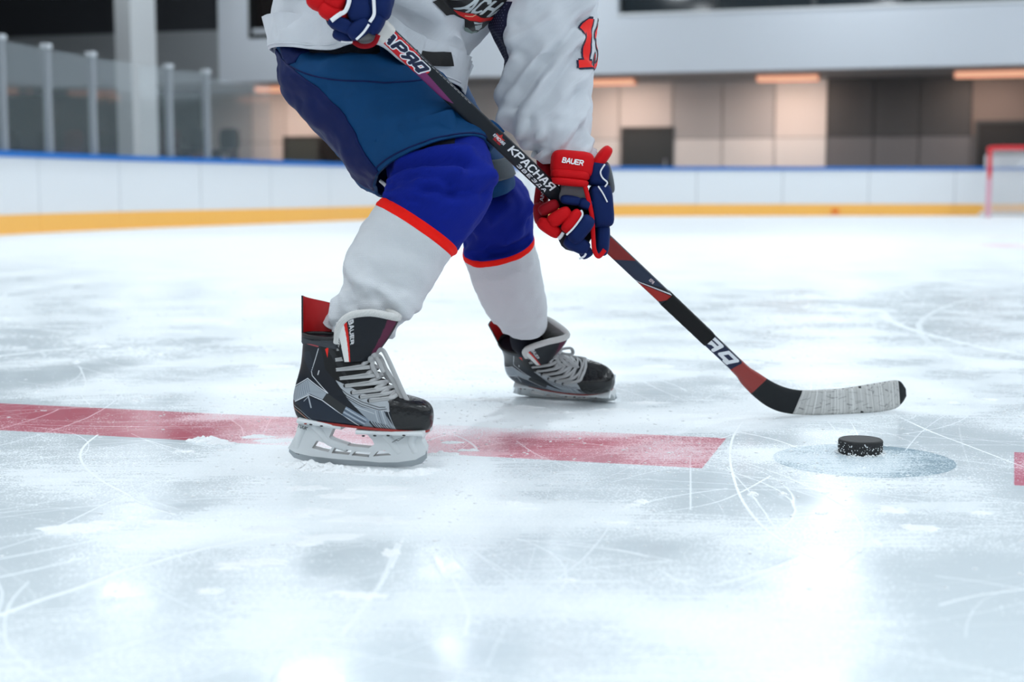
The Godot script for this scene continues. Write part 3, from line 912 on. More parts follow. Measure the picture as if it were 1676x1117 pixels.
# ---------------------------------------------------------------- snow scraped up by skates
# [u, v, half width m, half depth m, height m]
const HEAPS := [
	[135, 866, .060, .022, .008], [112, 872, .035, .014, .006], [168, 858, .03, .012, .006], [258, 892, .048, .026, .006], [228, 896, .03, .016, .004], [265, 856, .035, .014, .004], [300, 860, .022, .012, .004],
	[338, 722, .034, .020, .010], [362, 727, .024, .014, .008], [318, 722, .014, .010, .006], [306, 740, .016, .008, .005], [372, 738, .016, .008, .005], [345, 969, .016, .010, .006], [405, 925, .05, .012, .003], [430, 920, .03, .014, .004], [372, 932, .02, .01, .003],
	[838, 826, .028, .010, .006], [862, 834, .02, .008, .003], [1012, 857, .024, .008, .004], [1050, 822, .012, .012, .004], [1036, 828, .012, .006, .004], [1508, 866, .026, .016, .006], [1490, 862, .014, .01, .005], [1462, 836, .024, .018, .004], [1450, 832, .014, .01, .004], [1605, 841, .016, .012, .004], [1232, 810, .010, .010, .005], [1283, 810, .007, .010, .005], [1345, 841, .010, .008, .004],
	[595, 977, .028, .012, .005], [566, 972, .022, .008, .003], [930, 950, .012, .008, .003], [1435, 890, .006, .02, .003], [640, 905, .014, .02, .003], [540, 880, .05, .02, .004], [500, 890, .03, .015, .004], [440, 868, .04, .02, .004], [520, 838, .04, .025, .004], [590, 850, .05, .02, .003], [670, 815, .04, .02, .004], [470, 845, .03, .02, .003], [640, 855, .03, .014, .003], [560, 812, .04, .02, .004], [620, 800, .05, .02, .003], [500, 800, .04, .02, .003],
	[488, 766, .022, .010, .010], [508, 769, .026, .010, .012], [532, 771, .024, .011, .011], [556, 773, .028, .010, .012], [582, 775, .026, .010, .010], [606, 776, .028, .011, .012], [634, 778, .026, .010, .010], [660, 779, .028, .010, .011], [684, 777, .022, .010, .009], [704, 770, .018, .010, .008], [505, 763, .05, .014, .010], [545, 770, .05, .014, .010], [600, 776, .05, .012, .008], [650, 778, .045, .012, .008], [690, 772, .03, .014, .007], [725, 745, .03, .016, .008], [765, 738, .02, .01, .004], [478, 760, .02, .01, .007], [450, 722, .05, .02, .005], [420, 716, .03, .014, .005], [740, 725, .02, .012, .004],
	[460, 640, .05, .03, .006], [430, 655, .03, .02, .005], [760, 620, .05, .03, .006], [735, 650, .06, .03, .006], [800, 655, .05, .02, .006], [780, 600, .04, .03, .005], [720, 590, .05, .04, .005], [700, 640, .05, .03, .005], [850, 668, .05, .02, .006], [910, 676, .05, .02, .005], [1000, 672, .04, .02, .005], [1060, 660, .04, .02, .004], [450, 600, .05, .03, .005], [735, 560, .06, .03, .004], [700, 530, .05, .04, .004], [830, 690, .03, .012, .006], [855, 700, .02, .01, .004],
	[1375, 527, .03, .02, .004], [1225, 594, .04, .02, .006], [1395, 598, .014, .01, .008], [1080, 600, .04, .02, .005], [1560, 660, .015, .01, .005], [1620, 655, .02, .01, .005], [1590, 605, .02, .01, .005], [1660, 592, .02, .01, .005],
	[212, 572, .012, .01, .008], [230, 578, .016, .012, .008], [262, 582, .012, .01, .008], [165, 568, .03, .014, .005], [294, 572, .01, .008, .006], [125, 594, .01, .008, .005], [62, 643, .008, .007, .008], [222, 657, .012, .007, .005], [243, 651, .01, .007, .005], [190, 628, .04, .008, .003], [370, 530, .02, .015, .006], [465, 545, .03, .015, .006], [32, 570, .02, .01, .005], [355, 666, .02, .01, .005],
]

func build_snow() -> void:
	var m := mat("snow", c8(246, 249, 251), 0.85, {"uv1_triplanar": true, "uv1_scale": Vector3.ONE * 40.0, "heightmap_enabled": true, "heightmap_texture": grain, "heightmap_scale": 0.15})
	var f := FastNoiseLite.new(); f.seed = 5; f.frequency = 55.0; f.fractal_octaves = 4
	var sh := Shape.new()
	for a in HEAPS:
		var c := ground(a[0], a[1])
		var rows := []
		for i in 9:
			var r := float(i) / 8.0
			var row := PackedVector3Array()
			for j in 22:
				var w := TAU * j / 22.0
				var edge := 1.0 + 0.75 * f.get_noise_2d(c.x * 9.0 + cos(w) * 0.022, c.z * 9.0 + sin(w) * 0.022)
				var q := Vector3(cos(w) * a[2], 0, sin(w) * a[3]) * (r * edge) + Vector3(c.x, 0, c.z)
				var bump := 0.55 + 0.9 * f.get_noise_2d(q.x, q.z)
				q.y = maxf(0.0, a[4] * (1.0 - r * r) * bump) - (0.0012 if i == 8 else -0.0003)
				row.append(q)
			rows.append(row)
		sh.grid(rows, true, 0)
	var o := put("ice_shavings", sh, m, self, false)
	tag(o, "white heaps of scraped snow lying on the ice round the skates", "snow", "", "stuff")
	# loose flakes
	var flake := Shape.new()
	var top := Vector3(0, 0.22, 0); var rim := []
	for k in 5: rim.append(Vector3(cos(TAU * k / 5.0), 0.0, sin(TAU * k / 5.0)) * (0.8 + 0.2 * (k % 2)))
	for k in 5: flake.tri(rim[k], top, rim[(k + 1) % 5])
	for k in 5: flake.tri(rim[k], rim[(k + 1) % 5], Vector3(0, -0.5, 0))
	var rng := RandomNumberGenerator.new(); rng.seed = 9
	var spots := []
	for k in 5200:
		var q: Vector3
		if k < 2200:                       # thrown up round the skates
			var c := ground([560, 640, 470, 720, 900, 780][k % 6], [770, 820, 660, 640, 672, 600][k % 6])
			q = c + Vector3(rng.randfn() * 0.16, 0, rng.randfn() * 0.16)
		elif k < 3000:                     # round the puck and down the line
			q = Vector3(rng.randf_range(-0.2, 1.2), 0, rng.randf_range(-2.75, -2.1))
		else:
			q = Vector3(rng.randf_range(-1.0, 1.0), 0, rng.randf_range(-6.5, -1.5))
			q.x *= -q.z * 0.42
		var r := 0.0009 + 0.0026 * pow(rng.randf(), 4.0)
		if k >= 3000: r *= 1.0 + 0.55 * maxf(0.0, -q.z - 2.6)
		q.y = r * 0.2
		spots.append(Transform3D(Basis(Vector3.UP, rng.randf() * TAU).scaled(Vector3(r * rng.randf_range(1, 1.8), r, r * rng.randf_range(1, 1.6))), q))
	var mm := MultiMesh.new()
	mm.transform_format = MultiMesh.TRANSFORM_3D
	mm.mesh = flake.mesh()
	mm.instance_count = spots.size()
	for k in spots.size(): mm.set_instance_transform(k, spots[k])
	var mi := MultiMeshInstance3D.new()
	mi.name = "snow_flakes"
	mi.multimesh = mm
	mi.material_override = mat("snow_crumb", c8(247, 249, 251), 0.9)
	add_child(mi)
	tag(mi, "loose white snow crumbs scattered over the ice", "snow", "", "stuff")

# ---------------------------------------------------------------- puck
func build_puck() -> void:
	var c := ground(1408, 742)
	var t := thing("hockey_puck", "black rubber puck on the pale blue centre spot", "puck", Vector3(c.x, 0, c.z))
	var rows := []
	for q in [[0.0355, 0.0], [0.0375, 0.0012], [0.0381, 0.003], [0.0381, 0.0224], [0.0375, 0.0242], [0.0357, 0.0254], [0.0345, 0.0254], [0.0342, 0.0250]]:
		rows.append(ring(Vector3(0, q[1], 0), Vector3(q[0], 0, 0), Vector3(0, 0, q[0]), 2.0, 64))
	var s := Shape.new(); s.grid(rows, true, 3)
	put("body", s, mat("puck_rubber", c8(24, 25, 27), 0.6, {"uv1_triplanar": true, "uv1_scale": Vector3.ONE * 14.0, "heightmap_enabled": true, "heightmap_texture": grain, "heightmap_scale": 0.05}), t)
	# diamond knurling round the side
	s = Shape.new()
	for j in 60:
		for k in 5:
			var w := TAU * (j + 0.5 * (k % 2)) / 60.0
			var n := Vector3(cos(w), 0, sin(w)); var e := Vector3(-sin(w), 0, cos(w))
			var p := n * 0.0381 + Vector3(0, 0.005 + 0.004 * k, 0)
			var tip := p + n * 0.0006
			var d := [p + e * 0.0018, p + Vector3(0, 0.0018, 0), p - e * 0.0018, p - Vector3(0, 0.0018, 0)]
			for q in 4: s.tri(d[q], d[(q + 1) % 4], tip, Vector2.ZERO, Vector2.ZERO, Vector2.ZERO, -1)
	put("knurling", s, mat("puck_knurl", c8(30, 31, 33), 0.65), t, false)
	# snow sticking to its side and foot
	s = Shape.new()
	var rng := RandomNumberGenerator.new(); rng.seed = 3
	for k in 380:
		var w := rng.randf() * TAU
		var y := 0.022 * pow(rng.randf(), 3.2)
		var r := 0.0385 + (0.006 * rng.randf() if y < 0.003 else 0.0)
		pad(s, Vector3(cos(w) * r, y, sin(w) * r), Vector3.ONE * rng.randf_range(0.0005, 0.0013) * (1.6 if y < 0.004 else 1.0), Basis(), 2.0, 6)
	var o := put("snow_dust", s, mat("snow_dust", c8(240, 244, 246), 0.85), t)
	o.set_meta("kind", "stuff")

# ---------------------------------------------------------------- goal
func build_goal() -> void:
	var p := ground(1617, 355.5)
	var t := thing("hockey_goal", "red framed hockey goal with white net standing by the far boards", "goal", Vector3(p.x, 0, p.z))
	t.rotation_degrees.y = -4
	var red := mat("goal_red", c8(214, 22, 34), 0.35)
	var pale := mat("goal_pad", c8(216, 160, 176), 0.5)
	var hgt := 1.14
	var s := Shape.new(); sweep(s, [Vector3(0, 0.62, 0), Vector3(0, 0.9, 0), Vector3(0.0, hgt - 0.06, 0), Vector3(0.06, hgt, 0), Vector3(0.9, hgt, 0), Vector3(1.77, hgt, 0), Vector3(1.83, hgt - 0.06, 0), Vector3(1.83, 0.62, 0)], [0.036], [0.036], Vector3(0, 0, 1), 2.0, 14, 60)
	put("crossbar", s, red, t)
	for x in [0.0, 1.83]:
		s = Shape.new(); sweep(s, [Vector3(x, 0.0, 0), Vector3(x, 0.3, 0), Vector3(x, 0.64, 0)], [0.042], [0.042], Vector3(0, 0, 1), 2.0)
		put("post", s, pale, t)
	s = Shape.new(); sweep(s, [Vector3(0, 0.04, 0), Vector3(0.05, 0.04, -0.7), Vector3(0.4, 0.04, -0.88), Vector3(0.9, 0.04, -0.9), Vector3(1.43, 0.04, -0.88), Vector3(1.78, 0.04, -0.7), Vector3(1.83, 0.04, 0)], [0.03], [0.03], Vector3.UP, 2.0, 12, 48)
	put("base_frame", s, mat("goal_white", c8(225, 226, 228), 0.4), t)
	s = Shape.new(); sweep(s, [Vector3(0, hgt, 0), Vector3(0.2, hgt, -0.4), Vector3(0.6, hgt, -0.5), Vector3(1.23, hgt, -0.5), Vector3(1.63, hgt, -0.4), Vector3(1.83, hgt, 0)], [0.024], [0.024], Vector3.UP, 2.0, 12, 40)
	put("top_frame", s, red, t)
	s = Shape.new()
	for k in 45:
		var f := k / 44.0
		var a := Vector3(1.83 * f, 0.05, -0.88 * pow(sin(PI * clampf(f, 0.02, 0.98)), 0.35)); var b := Vector3(1.83 * f, hgt, -0.5 * pow(sin(PI * clampf(f, 0.02, 0.98)), 0.4))
		sweep(s, [a, a.lerp(b, 0.5) + Vector3(0, 0, -0.03), b], [0.005], [0.005], Vector3(1, 0, 0), 2.0, 4, 5, 0)
	for j in 26:
		var g := j / 25.0
		var line := []
		for k in 15:
			var f := k / 14.0
			var e := pow(sin(PI * clampf(f, 0.02, 0.98)), 0.37)
			line.append(Vector3(1.83 * f, lerpf(0.05, hgt, g), -lerpf(0.88, 0.5, g) * e))
		sweep(s, line, [0.005], [0.005], Vector3.UP, 2.0, 4, 20, 0)
	var net := put("net", s, mat("net_white", c8(226, 228, 230), 0.8), t)
	net.set_meta("kind", "stuff")
	s = Shape.new(); s.box(Vector3(0.92, 0.93, -0.56), Vector3(0.86, 0.1, 0.012)); put("top_skirt", s, mat("goal_skirt", c8(196, 200, 204), 0.7), t)

# ---------------------------------------------------------------- the player
# distance to a tapered capsule
func bone_distance(q: Vector3, a: Vector3, b: Vector3, ra: float, rb: float) -> float:
	var ab := b - a
	var f := clampf((q - a).dot(ab) / maxf(ab.length_squared(), 1e-9), 0, 1)
	return q.distance_to(a + ab * f) - lerpf(ra, rb, f)

# one continuous skin round all bones: [joint, joint, radius, radius]; surface nets
func body_mesh(bones: Array, cell: float, blend: float) -> ArrayMesh:
	var val := {}
	for b in bones:
		var grow: float = maxf(b[2], b[3]) + cell * 2.0
		var lo := ((b[0] as Vector3).min(b[1]) - Vector3.ONE * grow) / cell
		var hi := ((b[0] as Vector3).max(b[1]) + Vector3.ONE * grow) / cell
		for x in range(floori(lo.x), ceili(hi.x) + 1):
			for y in range(floori(lo.y), ceili(hi.y) + 1):
				for z in range(floori(lo.z), ceili(hi.z) + 1):
					var key := Vector3i(x, y, z)
					var q := Vector3(x, y, z) * cell
					var d := bone_distance(q, b[0], b[1], b[2], b[3])
					if d > cell * 3.0: continue
					if val.has(key):
						var e: float = val[key]
						var h := clampf(0.5 + 0.5 * (e - d) / blend, 0, 1)
						val[key] = lerpf(e, d, h) - blend * h * (1.0 - h)
					else: val[key] = d
	var corner := []
	for k in 8: corner.append(Vector3i(k & 1, (k >> 1) & 1, (k >> 2) & 1))
	var vert := {}
	for key in val:
		var sum := Vector3.ZERO; var n := 0
		var v := []
		for k in 8: v.append(val.get(key + corner[k], cell))
		for k in 8:
			for ax in 3:
				var k2: int = k | (1 << ax)
				if k2 == k: continue
				if (v[k] < 0.0) != (v[k2] < 0.0):
					var f: float = v[k] / (v[k] - v[k2])
					sum += Vector3(corner[k]).lerp(Vector3(corner[k2]), f); n += 1
		if n: vert[key] = (Vector3(key) + sum / n) * cell
	var sh := Shape.new()
	var step := [Vector3i(1, 0, 0), Vector3i(0, 1, 0), Vector3i(0, 0, 1)]
	for key in vert:
		for ax in 3:
			var a: float = val.get(key, cell); var b: float = val.get(key + step[ax], cell)
			if (a < 0.0) == (b < 0.0): continue
			var p: Vector3i = step[(ax + 1) % 3]; var q: Vector3i = step[(ax + 2) % 3]
			if not (vert.has(key - p) and vert.has(key - q) and vert.has(key - p - q)): continue
			var c := [vert[key], vert[key - p], vert[key - p - q], vert[key - q]]
			if a >= 0.0: c.reverse()
			sh.tri(c[0], c[1], c[2]); sh.tri(c[0], c[2], c[3])
	return sh.mesh()

# rows with a lean of the depth axis: [u1, v1, u2, v2, d, half depth, lean]
func leg(table: Array, m: int, n := 56, power := 2.2) -> Tube:
	var s := Tube.new()
	for r in resample(table, m):
		var l := at(r[0], r[1], r[4])
		var q := at(r[2], r[3], r[4])
		var a := (q - l) / 2.0
		var deep := Vector3(0, r[6], 1).normalized()
		deep = (deep - a * (deep.dot(a) / a.length_squared()) * 0.35) * r[5]
		s.rows.append(ring((l + q) / 2.0, a, deep, power, n))
	return s

# turn the end of a skin inwards, so that cloth shows a thickness at its hem
func hem(rows: Array, inset: float, depth: float) -> Array:
	var out := rows.duplicate()
	var last: PackedVector3Array = rows[rows.size() - 1]; var before: PackedVector3Array = rows[rows.size() - 2]
	var c := Vector3.ZERO
	for q in last: c += q
	c /= last.size()
	var back := PackedVector3Array(); var deep := PackedVector3Array()
	for j in last.size():
		var dir := (before[j] - last[j]).normalized()
		var inn := (c - last[j]).normalized()
		back.append(last[j] + inn * inset)
		deep.append(last[j] + inn * inset * 1.2 + dir * depth)
	out.append(back); out.append(deep)
	return out

func build_player() -> void:
	var who := thing("person", "hockey player in white jersey and blue breezers bending over a stick", "person")
	# --- body under the clothes
	var hipr := at(560, 70, 2.60); var hipl := at(650, 60, 2.80)
	var kneer := at(735, 275, 2.47); var kneel := at(815, 330, 2.80)
	var ankr := at(572, 572, 2.41); var ankl := at(862, 558, 2.99)
	var waist := at(640, -20, 2.68); var chest := at(780, -150, 2.66); var neck := at(900, -260, 2.64)
	var shr := at(740, -230, 2.50); var shl := at(880, -190, 2.76)
	var elr := at(545, -140, 2.36); var ell := at(905, 70, 2.70)
	var wrr := at(560, -25, 2.36); var wrl := at(930, 255, 2.64)
	var head := at(985, -330, 2.60)
	var bones := [[hipr, hipl, .08, .08], [(hipr + hipl) / 2, waist, .09, .09], [waist, chest, .085, .09], [chest, neck, .085, .05], [shr, shl, .045, .045], [neck, head, .05, .06],
		[hipr, kneer, .06, .042], [kneer, ankr, .042, .03], [hipl, kneel, .06, .036], [kneel, ankl, .036, .026],
		[shr, elr, .04, .034], [elr, wrr, .034, .026], [shl, ell, .04, .034], [ell, wrl, .034, .024],
		[head, head + Vector3(0.02, 0.08, 0.01), .088, .092], [head + Vector3(.05, -.03, .02), head + Vector3(.06, -.05, .025), .055, .045], [head + Vector3(.095, .0, .03), head + Vector3(.1, -.015, .032), .014, .016],
		[head + Vector3(0, .02, .085), head + Vector3(0, -.005, .085), .016, .014], [head + Vector3(0, .02, -.085), head + Vector3(0, -.005, -.085), .016, .014],
		[ankr, ankr + Vector3(.03, -.09, .0), .022, .018], [ankl, ankl + Vector3(.035, -.045, -.05), .022, .016]]
	put("body", body_mesh(bones, 0.014, 0.03), mat("skin", c8(214, 172, 150), 0.5), who)
	# dark base layer over trunk and limbs
	var worn := []
	for k in [0, 1, 2, 6, 7, 8, 9, 10, 11, 12, 13, 19, 20]: worn.append([bones[k][0], bones[k][1], bones[k][2] + .004, bones[k][3] + .004])
	put("base_layer", body_mesh(worn, 0.014, 0.03), cloth("undersuit", c8(18, 20, 30), 0.012, 0.04), who)
	for side in [-1.0, 1.0]:
		var es := Shape.new(); pad(es, head + Vector3(.084, .022, .02 + side * .03), Vector3(.012, .007, .012), Basis(), 2.0, 12)
		put("eye", es, mat("eye_dark", c8(30, 26, 24), 0.2), who)
	var ms := Shape.new(); sweep(ms, [head + Vector3(.094, -.052, .0), head + Vector3(.106, -.05, .025), head + Vector3(.096, -.052, .05)], [.003], [.005], Vector3(1, 0, 0), 2.0, 8, 12)
	put("mouth", ms, mat("lip", c8(176, 104, 96), 0.5), who)
	var hs := Shape.new()
	pad(hs, head + Vector3(0.0, 0.095, 0), Vector3(0.135, 0.11, 0.118), Basis(Vector3(0, 0, 1), -0.25), 2.4, 28)
	var helmet := put("helmet", hs, mat("helmet_white", c8(225, 228, 232), 0.25), who)
	hs = Shape.new()
	for k in 3: pad(hs, head + Vector3(0.02 + 0.03 * k, 0.205 - 0.012 * k, 0.03), Vector3(0.01, 0.004, 0.025), Basis(Vector3(0, 0, 1), -0.3), 3.0, 10)
	put("vent", hs, mat("black_matte", c8(16, 16, 18), 0.6), helmet)
	build_socks(who)
	build_pants(who)
	build_jersey(who)
	build_gloves(who)
	skate(who, ground(478, 757), -13.5, 2.0, "black and silver skate, flat on the red line", 1)
	skate(who, ground(849, 648), -24.0, 50.0, "black and silver skate tilted on its inner edge, behind the other", 2)

func build_socks(who: Node3D) -> void:
	var white := cloth("sock_white", c8(206, 209, 213), 0.011, 0.07, 0.9, 0.25, true)
	var blue := cloth("sock_blue", c8(3, 27, 128), 0.011, 0.05, 0.85, 0.12)
	var red := cloth("sock_red", c8(236, 24, 12), 0.011, 0.05, 0.8, 0.1)
	# near leg, rows from the thigh down
	var r := leg([[612, 215, 728, 165, 2.56, .055, .30], [630, 270, 778, 205, 2.53, .064, .3], [638, 304, 806, 268, 2.485, .080, .28], [635, 318, 807, 318, 2.465, .082, .26], [629, 327, 784, 364, 2.45, .076, .24], [627, 328, 749, 409, 2.45, .070, .22], [615, 339, 738, 421, 2.44, .069, .2],
		[588, 377, 724, 443, 2.44, .069, .16], [568, 415, 711, 462, 2.43, .068, .10], [561, 442, 700, 479, 2.43, .066, .02], [562, 466, 688, 496, 2.42, .060, -.06], [551, 487, 677, 511, 2.41, .054, -.12], [539, 511, 662, 527, 2.405, .044, -.2], [531, 528, 632, 552, 2.405, .038, -.28]], 118, 96)
	fold(r, [[.12, .36, .14, .16, .015, .012], [.145, .40, .175, .18, -.014, .009], [.165, .42, .20, .20, .015, .011], [.19, .43, .23, .22, -.013, .008], [.21, .44, .25, .24, .013, .011], [.235, .40, .27, .20, -.010, .009], [.235, .30, .20, .08, .010, .011], [.265, .28, .25, .08, -.009, .010], [.15, .2, .2, .04, .009, .013], [.30, .42, .285, .25, .009, .011], [.32, .4, .31, .28, -.007, .009],
		[.66, .40, .80, .24, .008, .012], [.72, .44, .86, .30, -.008, .010], [.70, .30, .84, .10, .009, .012], [.76, .26, .90, .12, -.009, .010], [.80, .40, .93, .26, .011, .010], [.84, .34, .95, .2, -.009, .009], [.86, .44, .97, .36, .010, .010], [.88, .2, .96, .08, .010, .009], [.74, .16, .80, .02, .007, .012], [.90, .30, .99, .38, -.008, .008]])
	wrinkle(r, 0.004, 0.05, 1.0, 3)
	sock(who, r, [0.0, 5.0 / 13, 6.0 / 13], white, blue, red, "white sock with blue top and red stripe on the near leg")
	var l := leg([[735, 235, 800, 235, 2.82, .05, -.25], [752, 280, 830, 278, 2.82, .056, -.3], [758, 318, 864, 315, 2.81, .074, -.36], [757, 360, 872, 350, 2.83, .072, -.42], [756, 388, 873, 374, 2.85, .068, -.48], [757, 410, 873, 386, 2.84, .065, -.5], [760, 423, 875, 396, 2.845, .064, -.5],
		[768, 448, 882, 428, 2.86, .062, -.52], [778, 475, 889, 465, 2.89, .058, -.54], [792, 502, 895, 498, 2.92, .052, -.55], [810, 525, 896, 521, 2.94, .046, -.55], [832, 541, 893, 536, 2.95, .04, -.55]], 88, 88)
	fold(l, [[.18, .2, .28, .35, .010, .011], [.22, .05, .32, .22, .010, .011], [.26, .1, .36, .28, -.009, .009], [.3, .15, .4, .4, .009, .010], [.24, .3, .38, .46, -.008, .010], [.36, .1, .42, .34, -.007, .009], [.6, .1, .62, .4, .004, .01], [.82, .1, .86, .4, .004, .008], [.9, .15, .93, .38, .004, .006]])
	wrinkle(l, 0.003, 0.045, 1.0, 8)
	sock(who, l, [0.0, 5.0 / 11, 6.0 / 11], white, blue, red, "white sock with blue top and red stripe on the far leg")

func sock(who: Node3D, s: Tube, cut: Array, white: Material, blue: Material, red: Material, label: String) -> void:
	var sh := Shape.new(); sh.grid(hem(s.part(cut[2], 1.0), 0.004, 0.02), true, 2)
	var o := put("sock", sh, white, who)
	o.set_meta("label", label)
	sh = Shape.new(); sh.grid(s.part(cut[0], cut[1]), true, 1); put("blue_top", sh, blue, o)
	# the stripe stands a hair proud of the knit
	var band := []
	var m := s.rows.size() - 1
	var i0 := int(round(cut[1] * m)); var i1 := int(round(cut[2] * m))
	for i in range(i0, i1 + 1):
		var row := PackedVector3Array()
		var c := s.middle(float(i) / m)
		for q in s.rows[i]: row.append(q + (q - c).normalized() * (0.0012 if i > i0 and i < i1 else 0.0))
		band.append(row)
	sh = Shape.new(); sh.grid(band); put("red_stripe", sh, red, o, false)

func build_pants(who: Node3D) -> void:
	var teal := cloth("pants_blue", c8(0, 60, 106), 0.006, 0.02, 0.7, 0.08)
	var navy := cloth("pants_navy", c8(3, 22, 74), 0.006, 0.02, 0.6, 0.12)
	var lining := cloth("pants_lining", c8(14, 15, 18), 0.008, 0.02)
	var r := leg([[468, 20, 690, -30, 2.69, .115, .1], [456, 70, 680, 44, 2.68, .125, .14], [457, 110, 708, 108, 2.65, .126, .18], [470, 150, 742, 152, 2.61, .140, .22], [496, 184, 774, 182, 2.59, .134, .26], [526, 220, 797, 204, 2.57, .126, .30], [556, 258, 803, 219, 2.55, .119, .33], [584, 291, 804, 230, 2.53, .112, .36], [610, 311, 800, 238, 2.52, .106, .38]], 72, 72, 2.3)
	fold(r, [[.2, .42, .34, .3, .008, .018], [.16, .38, .26, .22, -.006, .014], [.3, .5, .6, .44, .006, .016], [.36, .12, .6, .2, .006, .03], [.6, .2, .9, .16, -.005, .03], [.25, .1, .45, .04, .006, .02], [.2, .3, .24, .2, .005, .012]])
	wrinkle(r, 0.010, 0.12, 1.0, 12)
	wrinkle(r, 0.003, 0.035, 1.0, 14)
	var sh := Shape.new(); sh.grid(hem(r.rows, 0.006, 0.05), true, 1)
	var o := put("breezers", sh, teal, who)
	o.set_meta("label", "padded blue hockey breezers")
	# dark side stripe at the back edge, with seams
	sh = panel(r, .2, 1.0, [.43, .385, .36, .355, .365, .385, .40], [.505, .51, .51, .51, .51, .51, .51], 0.004, 71, 30)
	put("side_stripe", sh, navy, o, false)
	sh = panel(r, .22, .31, [.30, .33, .37], [.40, .40, .40], 0.003, 24, 20)
	put("hip_yoke", sh, navy, o, false)
	# seams as fine raised cords
	for q in [[[.3, .40], [.42, .33], [.46, .25], [.44, .16], [.40, .08]], [[.96, .405], [.955, .32], [.95, .22], [.95, .12], [.95, .02]], [[.3, .42], [.6, .405], [.97, .395]]]:
		var path := []
		for a in resample(q, 40): path.append(r.at(a[0], a[1]) + r.out(a[0], a[1]) * 0.0006)
		sh = Shape.new(); sweep(sh, path, [0.0013], [0.0010], Vector3(0, 0, 1), 2.0, 6, 80)
		put("seam", sh, navy, o)
	var l := leg([[610, 40, 705, 0, 2.80, .12, 0], [632, 92, 738, 82, 2.80, .12, -.02], [660, 150, 770, 150, 2.80, .115, -.05], [690, 208, 800, 212, 2.80, .108, -.08], [716, 255, 826, 258, 2.80, .1, -.12], [738, 298, 840, 291, 2.80, .094, -.16], [746, 322, 842, 304, 2.80, .09, -.18]], 50, 48, 2.3)
	wrinkle(l, 0.006, 0.1, 1.0, 15)
	sh = Shape.new(); sh.grid(hem(l.rows, 0.006, 0.05), true, 1)
	put("far_leg", sh, teal, o)
	sh = panel(l, .66, .80, [.02], [.24], 0.008, 16, 16)
	put("knee_patch", sh, cloth("patch_grey", c8(84, 92, 98), 0.006, 0.02), o, false)
	sh = Shape.new()
	pad(sh, at(610, 50, 2.73), Vector3(0.14, 0.13, 0.17), Basis(Vector3(0, 0, 1), 0.5), 2.4, 26)
	put("seat_panel", sh, navy, o)
	# white strap of the shin guard at the hem
	sh = Shape.new(); sweep(sh, [at(622, 296, 2.50), at(631, 304, 2.475), at(636, 316, 2.46)], [.003], [.0015], Vector3(0, 0, 1), 2.4, 8, 12)
	put("strap", sh, mat("strap_white", c8(214, 216, 220), 0.7), o)

